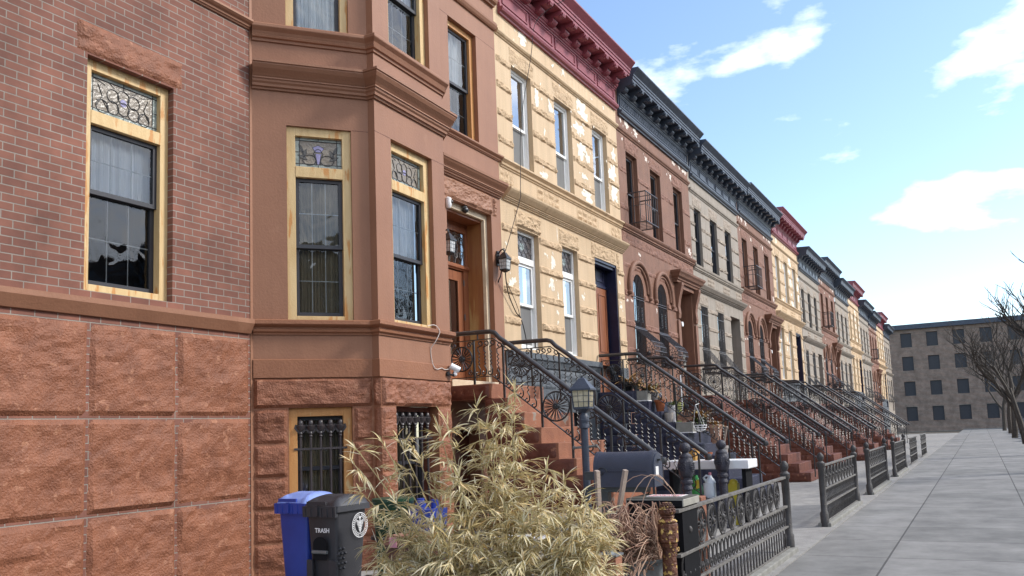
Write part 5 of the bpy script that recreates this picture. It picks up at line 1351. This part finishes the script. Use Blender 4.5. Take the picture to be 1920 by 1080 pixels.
#   lateral, depth, height of the tips, bow, density
TIPS = [(-.86, .05, 1.45, .25, .40), (-.80, -.10, 1.52, .2, .36), (-.68, .1, 1.55, .2, .36), (-.60, .25, 1.56, .1, .5), (-.47, .0, 1.50, .15, .6), (-.33, .1, 1.60, .1, .7), (-.26, -.15, 1.64, .1, .75),
        (-.10, .1, 1.73, .1, .8), (.00, -.1, 1.60, .1, .8), (.135, .05, 1.83, .1, .55), (.11, -.05, 1.66, .1, .7), (.13, .25, 1.50, .1, .8), (.31, .0, 1.36, .15, 1.), (.42, .1, 1.30, .2, 1.), (.52, -.1, 1.20, .25, 1.),
        (.64, .0, 1.09, .35, 1.), (.66, .15, .97, .35, 1.), (.66, -.1, .80, .35, 1.), (.62, 0, .68, .35, 1.), (.58, -.2, .98, .3, 1.), (-.78, .0, 1.25, .25, .4), (-.70, .1, 1.05, .3, .45), (-.66, -.05, .88, .35, .5), (-.62, .1, .74, .35, .6), (-.56, -.15, 1.2, .2, .5), (-.5, .2, 1.0, .2, .7),
        (-.2, -.25, 1.35, .2, 1.), (.05, -.3, 1.25, .2, 1.1), (.25, -.25, 1.15, .25, 1.1), (.4, -.25, .95, .3, 1.1), (.45, .25, 1.1, .25, 1.), (-.35, -.3, 1.1, .2, 1.), (-.1, -.35, 1.0, .25, 1.), (.15, -.35, .9, .25, 1.1), (.3, .3, 1.2, .2, 1.), (0, .35, 1.45, .1, 1.), (.04, .0, 1.70, .1, .8), (.09, .1, 1.78, .1, .8), (-.05, .15, 1.62, .1, .8), (-.25, .35, 1.3, .1, .9), (-.45, -.25, .85, .25, .8), (.55, .2, 1.12, .25, 1.), (.2, .1, 1.3, .15, 1.), (-.05, .05, 1.4, .1, 1.)]
for a, d, z, bow, dens in TIPS:
    if z > 1.25: dens *= .85
    z -= .05
    cane(LP(.05+a*.10+rr.uniform(-.08, .08), d*.3, .02), LP(a, d, z), bow, dens, .32 if abs(a) < .5 else .42)
for i in range(70):                                   # low shoots around the foot
    a = rr.uniform(-.74, .62); cane(LP(a*.35, rr.uniform(-.15, .15), .02), LP(a, rr.uniform(-.4, .25), rr.uniform(.5, 1.12)-.1*abs(a)), .2, 1., .3)
cm_.build('canes', M['cane'], bam)
lm.build('leaves', M['leaf'], bam, smooth=True)

# ------------------------------------------------------------------ pots and things on the second stoop
def pot(x, y, z, r, h, mat, lab, plant=None, rim=True, name='flower_pot', seed=1, ph=.25):
    e = empty(name, (x, y, z), lab, 'flower pot', 'pots on the dark stoop')
    m = MB(); pr_ = [(r*.66, 0), (r*.94, h*.8)]+([(r*1.06, h*.81), (r*1.06, h), (r*.92, h), (r*.86, h*.9)] if rim else [(r*.9, h), (r*.8, h*.95)])
    m.lathe((x, y, z), pr_, 20); m.build('pot', mat, e, smooth=True)
    m = MB(); m.lathe((x, y, z+h*.86), [(r*.86, 0), (.002, .01)], 16); m.build('soil', M['earth'], e)
    if plant:
        q = MB(); r2 = random.Random(seed)
        for i in range(60):
            t = r2.uniform(0, 6.28); d = Vector((math.cos(t)*.8, math.sin(t)*.8, r2.uniform(.2, 1.2))).normalized(); ln = r2.uniform(.3, 1)*ph; p = Vector((x, y, z+h*.9)); s = d.cross(Vector((0, 0, 1))).normalized()*ln*.10
            vs = []
            for k in range(5):
                w = (.4, 1, .9, .5, .05)[k]; vs += [p-s*w, p+s*w]; p = p+d*ln/4; d = (d+Vector((r2.uniform(-.2, .2), r2.uniform(-.2, .2), -.28))).normalized()
            q.add(vs, [(2*k, 2*k+1, 2*k+3, 2*k+2) for k in range(4)])
        q.build('plant', M[plant], e)
    return e
pot(17.50, -1.27, 1.864, .115, .25, M['terra'], 'orange terracotta pot on a dark step under withered leaves', 'dryleaf', seed=3, ph=.2)
pot(17.45, -1.0, 2.097, .11, .22, M['greyclay'], 'grey clay pot with tall withered orange leaves', 'dryleaf', seed=4, ph=.42)
pot(17.55, -1.52, 1.864-.233, .09, .36, M['white'], 'tall white urn beside the terracotta pot', 'greenleaf', seed=5, ph=.22)
pot(18.05, -1.45, 1.631, .15, .42, M['potgreen'], 'yellow green glazed pot behind the white urn', 'greenleaf', seed=6, ph=.25)
pot(17.30, -1.52, 1.631, .10, .2, M['greyclay'], 'round grey pot lying low on the step left of the stone block', rim=False)
pot(17.55, -.55, 2.33, .14, .2, M['iron'], 'black pot with a dry spiky plant on the dark stoop landing', 'dryleaf', seed=8, ph=.45)
pot(17.40, -.80, 2.33, .08, .12, M['galv'], 'small metal pot at the edge of the dark stoop landing', 'dryleaf', seed=9, ph=.3)
pot(17.42, -2.45, 1.165, .13, .38, M['pinkclay'], 'pale pink clay pot with a dry bunch near the lower steps', 'dryleaf', seed=10, ph=.3)
pot(17.6, -2.05, 1.398, .10, .2, M['iron'], 'black pot with dark leaves behind the wire basket', 'greenleaf', seed=12, ph=.3)
pot(18.3, -1.9, 1.398, .14, .3, M['iron'], 'black pot with dry stalks far side of the dark stoop', 'dryleaf', seed=13, ph=.5)
pot(18.2, -.9, 2.1, .13, .25, M['greyclay'], 'grey pot with brown stalks by the far railing of the dark stoop', 'dryleaf', seed=14, ph=.4)
for k, (y, z, s, lab) in enumerate(((-.98, 2.097, .12, 'grey stone block on the second dark step'), (-1.86, 1.398, .17, 'larger grey stone block with a white edge on the dark steps'))):
    e = empty('stone_block', (17.24, y, z), lab, 'stone block')
    m = MB(); m.box(W0, 17.19, 17.45, y-s, y+s, z+.02, z+.22); m.build('block', M['stone_block'], e, bevel=.01)
    m = MB(); m.box(W0, 17.18, 17.46, y-s-.01, y+s+.01, z, z+.02); m.build('white_edge', M['white'], e)
sf = empty('shell_vase', (17.35, -1.82, 1.62), 'pale fan shaped shell vase on the larger stone block', 'vase')
m = MB(); n = 11
vs = [(17.35, -1.82, 1.64)]
for i in range(n+1):
    t = R(10+160*i/n); vs.append((17.35+.03*(i % 2), -1.82+.17*math.cos(t), 1.64+.2*math.sin(t)))
m.add(vs, [(0, i+1, i+2) for i in range(n)]); b0 = len(m.v)
m.add([(a+.02, b, c) for a, b, c in vs], [(0, i+2, i+1) for i in range(n)])
for i in range(n+1): m.tube([vs[0], vs[i+1]], .006, 4)
m.build('shell', M['pinkclay'], sf); m = MB(); m.lathe((17.36, -1.82, 1.618), [(.05, 0), (.03, .03)], 12); m.build('foot', M['pinkclay'], sf)
wb = empty('wire_basket', (16.95, -2.27, 1.6), 'white wire hanging basket beside the dark steps', 'basket')
m = MB(); c0 = Vector((16.95, -2.27, 1.545)); r_ = .135
for q, rr_ in ((0, 1.), (-.05, .93), (-.095, .72)): m.tube([c0+Vector((r_*rr_*math.cos(t), r_*rr_*math.sin(t), q)) for t in [2*math.pi*i/20 for i in range(21)]], .008, 5, cap=False)
for k in range(8):
    a = 2*math.pi*k/8; m.tube([c0+Vector((r_*math.cos(a)*math.cos(R(15*i)), r_*math.sin(a)*math.cos(R(15*i)), -.125*math.sin(R(15*i)))) for i in range(7)], .006, 4)
m.build('basket', M['white'], wb)
m = MB()
for k in range(3): a = 2*math.pi*k/3; m.tube([c0+Vector((r_*math.cos(a), r_*math.sin(a), 0)), (16.95, -2.20, 1.96)], .0035, 4)
m.tube([(16.95, -2.20, 1.96), (17.23, -2.20, 1.99)], .008, 4)
m.build('hanger', M['white'], wb)
m = MB(); m.tube([(17.60, -1.72, 1.42), (17.60, -1.72, 2.62)], .014, 8); tag(m.build('garden_pole', M['white']), 'thin upright white pole among the pots on the dark stoop', 'pole')

# ------------------------------------------------------------------ bench and clutter at the stoop foot
wbn = empty('bench', (13.3, -3.4, 0), 'white bench top behind the two ball posts', 'bench')
m = MB(); m.box(W0, 13.1, 13.7, -4.1, -2.75, .86, .99); m.build('bench_top', M['white'], wbn, bevel=.01)
for yy in (-4.0, -2.85):
    m = MB(); m.box(W0, 13.2, 13.6, yy-.03, yy+.03, 0, .86); m.build('leg', M['interior'], wbn)  # legs near-black: the dark void under the top put into their colour
bt = empty('dark_bucket', (12.95, -3.53, 0), 'dark grey bucket under the milky jug', 'bucket')
m = MB(); m.lathe((12.95, -3.53, 0), [(.12, 0), (.15, .44), (.155, .45), (.14, .45), (.13, .43)], 18); m.build('body', M['mailbox'], bt, smooth=True)
m = MB(); m.lathe((12.95, -3.53, .41), [(.13, 0), (.002, .01)], 18); m.build('contents', M['interior'], bt)
jg = empty('plastic_jug', (12.95, -3.53, .42), 'milky white plastic jug with a handle hole and a pink cap', 'jug')
m = MB(); box_taper(m, 12.86, 13.02, -3.62, -3.45, .42, .66, .0, .04)
m.lathe((12.94, -3.55, .66), [(.085, 0), (.06, .06), (.025, .1), (.022, .12)], 14)
m.tube([(12.94, -3.50, .66), (12.94, -3.45, .74), (12.94, -3.49, .77), (12.94, -3.54, .76)], .018, 8)
m.build('jug_body', M['jug'], jg, smooth=True); m = MB(); m.lathe((12.94, -3.55, .78), [(.02, 0), (.02, .04)], 10); m.build('cap', M['pink'], jg)
bg = empty('shopping_bag', (12.95, -3.32, 0), 'crumpled green plastic bag with yellow print below the white bench', 'bag')
m = MB(); vs = []; n = 12
for j, (r_, z) in enumerate(((.10, 0), (.13, .12), (.12, .3), (.13, .45), (.10, .60), (.06, .70), (.03, .78))):
    for i in range(n):
        t = 2*math.pi*i/n; q = r_*(1+.22*noise.noise(Vector((math.cos(t)*2, math.sin(t)*2, z*6)))); vs.append((12.95+q*.8*math.cos(t), -3.32+q*math.sin(t), z))
m.add(vs, [(j*n+i, j*n+(i+1) % n, (j+1)*n+(i+1) % n, (j+1)*n+i) for j in range(6) for i in range(n)])
m.build('bag_body', M['bag_g'], bg)
m = MB(); m.add([(12.84, -3.36, .58), (12.845, -3.43, .60), (12.85, -3.44, .68), (12.86, -3.38, .72), (12.86, -3.33, .69)], [(0, 1, 2, 3, 4)]); m.build('yellow_print', M['bag_y'], bg)
am = empty('wooden_box', (13.25, -3.15, .99), 'amber brown box on the white bench behind the first ball post', 'box')
m = MB(); m.box(W0, 13.15, 13.4, -3.28, -3.05, .991, 1.16); m.build('box_body', M['amber'], am, bevel=.01); m = MB(); m.box(W0, 13.14, 13.41, -3.29, -3.04, 1.16, 1.175); m.build('lid', M['wood_or'], am)
e = pot(13.35, -3.42, .991, .07, .12, M['terra'], 'small reddish pot on the white bench'); e['group'] = 'pots on the white bench'
e = pot(13.3, -3.68, .991, .08, .22, M['greyclay'], 'pale clay pot with a wooden stick on the white bench'); e['group'] = 'pots on the white bench'
m = MB(); m.tube([(13.3, -3.68, 1.15), (13.28, -3.76, 1.48)], .016, 6); m.sphere((13.28, -3.765, 1.49), .022, 8); tag(m.build('wooden_stick', M['stake'], smooth=True), 'pale wooden stick standing in the clay pot on the bench', 'stick')
m = MB(); m.box(W0, 13.3, 13.45, -3.86, -3.72, 0, .62); m.lathe((13.37, -3.79, .62), [(.08, 0), (.06, .05), (.03, .07)], 12); tag(m.build('yellow_box', M['bag_y']), 'yellow container under the white bench by the right hand ball post', 'container')

# ------------------------------------------------------------------ across the street (seen in the panes): trees and houses
def bare_tree(x, y, h, seed, lab):
    e = empty('bare_tree', (x, y, 0), lab, 'tree', 'bare street trees'); r2 = random.Random(seed)
    tr, br_ = MB(), MB()
    def grow(p, d, ln, r_, lev):
        pts = [p]; q = p; k = 5
        for i in range(k):
            d = (d+Vector((r2.uniform(-.13, .13), r2.uniform(-.13, .13), r2.uniform(-.02, .10)))).normalized(); q = q+d*ln/k; pts.append(q)
        (tr if lev == 0 else br_).tube(pts, [r_*(1-.35*i/k) for i in range(k+1)], 6 if lev < 2 else 4, cap=False)
        if lev >= 5: return
        for i in range(3 if lev < 4 else 2):
            o = pts[r2.randint(3, 5)]; s = Vector((r2.uniform(-1, 1), r2.uniform(-1, 1), r2.uniform(-.1, .7)))
            grow(o, (d*.7+s*.75).normalized(), ln*r2.uniform(.58, .8), r_*.58, lev+1)
    grow(Vector((x, y, -.1)), Vector((0, 0, 1)), h*.34, h*.019, 0)
    tr.build('trunk', M['bark'], e); br_.build('branches', M['bark'], e)
for i, (x, y, h) in enumerate(((27, -9.2, 9), (38, -9.3, 10), (9, -20.2, 11), (20, -20.3, 10), (33, -20.3, 11), (52, -9.2, 9), (66, -9.1, 10), (82, -9.3, 9.5), (98, -9.2, 10))):
    bare_tree(x, y, h, 31+i, ('bare street tree at the near kerb, nearest the camera', 'bare street tree at the near kerb, farther down', 'bare tree across the street facing the bay', 'bare tree across the street facing the yellow house', 'bare tree across the street, farthest along', 'third bare tree along the near kerb', 'fourth bare tree along the near kerb', 'fifth bare tree along the near kerb', 'last bare tree along the near kerb')[i])
for k in range(7):
    x0 = -22+k*9.5; fr = Fr(x0+9.4, -25, 180)
    e = empty('brick_house', (x0+4.7, -25, 0), 'brick house across the street, number %s from the west' % ('one two three four five six seven'.split()[k]), 'house', 'houses across the street')
    ops = [(1+2.8*i, 2.2+2.8*i, z, z+1.9) for i in range(3) for z in (1.0, 4.2, 7.2)]
    hh = (9.6, 10.4, 9.2, 10.0, 8.8, 10.4, 9.6)[k]
    m = MB(); m.wall(fr, 0, 9.39, -.1, hh, [o for o in ops if o[3] < hh-.3], .2); m.box(fr, 0, 9.39, .3, 9, hh-.1, hh); m.box(fr, 0, 9.39, 8.9, 9, -.1, hh-.1); m.build('wall', M['brickwall'] if k % 2 else M['grey4'], e)
    for o in ops:
        if o[3] < hh-.3:
            m = MB(); ring(m, fr, o[0], o[1], o[2], o[3], .07, .12, .2); m.box(fr, o[0]+.07, o[1]-.07, .12, .2, o[2]+.9, o[2]+.97); w = m.build('window', M['white_vinyl'], e)
            m = MB(); m.quad(fr(o[0], .17, o[2]), fr(o[1], .17, o[2]), fr(o[1], .17, o[3]), fr(o[0], .17, o[3])); m.build('pane', M['sash_dark'], w)
    m = MB(); m.box(fr, -.05, 9.35, -.4, .0, hh-.6, hh+.1); m.build('cornice', M['navy_iron'], e)

# parked cars far down the kerb and the building that closes the street
def car(x, y, matc, lab):
    e = empty('parked_car', (x, y, 0), lab, 'car', 'cars parked along the kerb'); fr = Fr(x, y, 90)   # u across the street, v to -x
    fr = Fr(x, y, 0); z0 = -.13
    m = MB(); prof = [(-2.15, .45), (-2.2, .7), (-2.1, .88), (-1.1, .98), (1.3, 1.0), (2.1, .9), (2.2, .65), (2.15, .42), (1.85, .3), (-1.9, .3)]
    m.plate(fr, [(a, b+z0) for a, b in prof], -.87, .87); m.build('body', matc, e, bevel=.06)
    m = MB(); lo = [(-1.25, .95), (1.55, .97)]; hi = [(-.55, 1.44), (1.05, 1.45)]
    vs = [fr(a, sgn*w, b+z0) for (a, b), w in ((lo[0], .82), (lo[1], .82), (hi[1], .62), (hi[0], .62)) for sgn in (-1, 1)]
    m.add(vs, [(0, 2, 4, 6), (1, 7, 5, 3), (0, 6, 7, 1), (2, 3, 5, 4)]); m.build('windows', M['sash_dark'], e)
    m = MB(); m.box(fr, -.6, 1.1, -.64, .64, 1.435+z0, 1.48+z0); m.build('roof', matc, e, bevel=.02)
    for a in (-1.35, 1.35):
        for w in (-.8, .8):
            m = MB(); m.tube([fr(a, w-.1, .32+z0), fr(a, w+.1, .32+z0)], .32, 18); wl = m.build('wheel', M['sash_dark'], e); m = MB(); m.tube([fr(a, w-.105, .32+z0), fr(a, w+.105, .32+z0)], .19, 12); m.build('rim', M['galv'], wl)
    for w in (-.65, .65):
        m = MB(); m.box(fr, -2.2, -2.14, w-.14, w+.14, .66+z0, .78+z0); m.build('tail_light', M['ink_red'], e)
for k, (x, mt_, lab) in enumerate(((58, 'mailbox', 'dark blue car parked at the near kerb'), (64.5, 'galv', 'silver car parked at the near kerb'), (71, 'white', 'white car parked at the near kerb'), (78, 'red', 'dark red car parked at the near kerb'), (86, 'sash_dark', 'black car parked at the near kerb'))):
    car(x, -11.0, M[mt_], lab)
e = empty('corner_building', (130, 0, 0), 'brick corner building closing the far end of the street', 'building'); m = MB(); fr = Fr(120, 30, -90)
ops = [(2+3*i, 3.3+3*i, z, z+1.8) for i in range(26) for z in (1.2, 4.4, 7.6, 10.6)]
m.wall(fr, 0, 80, -.15, 13.2, ops, .25); m.build('wall', M['brickwall'], e)
m = MB()
for a, b, c, d in ops: m.quad(fr(a, .2, c), fr(b, .2, c), fr(b, .2, d), fr(a, .2, d))
m.build('window_panes', M['sash_dark'], e, kind='stuff'); m = MB(); m.box(fr, -.1, 80.1, -.4, .1, 12.9, 13.5); m.build('cornice', M['navy_iron'], e)
# ------------------------------------------------------------------ camera
cam = bpy.data.cameras.new('Camera'); co = bpy.data.objects.new('Camera', cam); COL.objects.link(co)
yaw, pit, rol = R(28.47), R(6.23), R(-2.14)
f = Vector((math.cos(yaw)*math.cos(pit), math.sin(yaw)*math.cos(pit), math.sin(pit)))
r = f.cross(Vector((0, 0, 1))).normalized(); u = r.cross(f)
r2 = r*math.cos(rol)+u*math.sin(rol); u2 = -r*math.sin(rol)+u*math.cos(rol)
from mathutils import Matrix
mt = Matrix((r2, u2, -f)).transposed().to_4x4(); mt.translation = (0, -7.2335, 1.52)
co.matrix_world = mt
cam.sensor_width = 36; cam.lens = 1600/1920*36; cam.shift_y = 98/1920; cam.clip_end = 3000
scene.camera = co

CLOUD = (1.6, .4, .77)
# ------------------------------------------------------------------ light
SUN_EL, SUN_AZ = R(38), R(-60)           # azimuth: direction towards the sun, from +X
sd = Vector((math.cos(SUN_EL)*math.cos(SUN_AZ), math.cos(SUN_EL)*math.sin(SUN_AZ), math.sin(SUN_EL)))
sl = bpy.data.lights.new('Sun', 'SUN'); sl.energy = 1.65; sl.angle = R(11); sl.color = (1, .955, .89)
so = bpy.data.objects.new('Sun', sl); COL.objects.link(so); so.rotation_euler = sd.to_track_quat('Z', 'Y').to_euler()
w = bpy.data.worlds.new('World'); scene.world = w; w.use_nodes = True
nt = w.node_tree; bgn = nt.nodes['Background']
sky = nt.nodes.new('ShaderNodeTexSky'); sky.sky_type = 'NISHITA'; sky.sun_disc = False
sky.sun_elevation = SUN_EL; sky.sun_rotation = math.pi/2-SUN_AZ; sky.air_density = 1.; sky.dust_density = .6; sky.ozone_density = 2.
tc = nt.nodes.new('ShaderNodeTexCoord')
mp = nt.nodes.new('ShaderNodeMapping'); mp.inputs['Scale'].default_value = (1, 1, 2.6); mp.inputs['Location'].default_value = CLOUD
nz = nt.nodes.new('ShaderNodeTexNoise'); nz.inputs['Scale'].default_value = 5.2; nz.inputs['Detail'].default_value = 9; nz.inputs['Roughness'].default_value = .55
rp = nt.nodes.new('ShaderNodeValToRGB'); rp.color_ramp.elements[0].position = .525; rp.color_ramp.elements[0].color = (0, 0, 0, 1); rp.color_ramp.elements[1].position = .76; rp.color_ramp.elements[1].color = (1, 1, 1, 1)
mx = nt.nodes.new('ShaderNodeMixRGB'); mx.inputs['Color2'].default_value = (9.0, 9.1, 9.4, 1)
nt.links.new(tc.outputs['Generated'], mp.inputs['Vector']); nt.links.new(mp.outputs[0], nz.inputs['Vector']); sx_ = nt.nodes.new('ShaderNodeVectorMath'); sx_.operation = 'DOT_PRODUCT'; sx_.inputs[1].default_value = (-.1, -.95, .2)
ad = nt.nodes.new('ShaderNodeMath'); ad.operation = 'MULTIPLY_ADD'; ad.inputs[1].default_value = .2
nt.links.new(tc.outputs['Generated'], sx_.inputs[0]); nt.links.new(sx_.outputs['Value'], ad.inputs[0]); nt.links.new(nz.outputs['Fac'], ad.inputs[2]); nt.links.new(ad.outputs[0], rp.inputs['Fac'])
nt.links.new(sky.outputs[0], mx.inputs['Color1']); nt.links.new(rp.outputs['Color'], mx.inputs['Fac']); nt.links.new(mx.outputs[0], bgn.inputs['Color'])
bgn.inputs['Strength'].default_value = .12
vs_ = scene.view_settings; vs_.view_transform = 'Standard'; vs_.look = 'None'; vs_.exposure = 1.2; vs_.gamma = 1
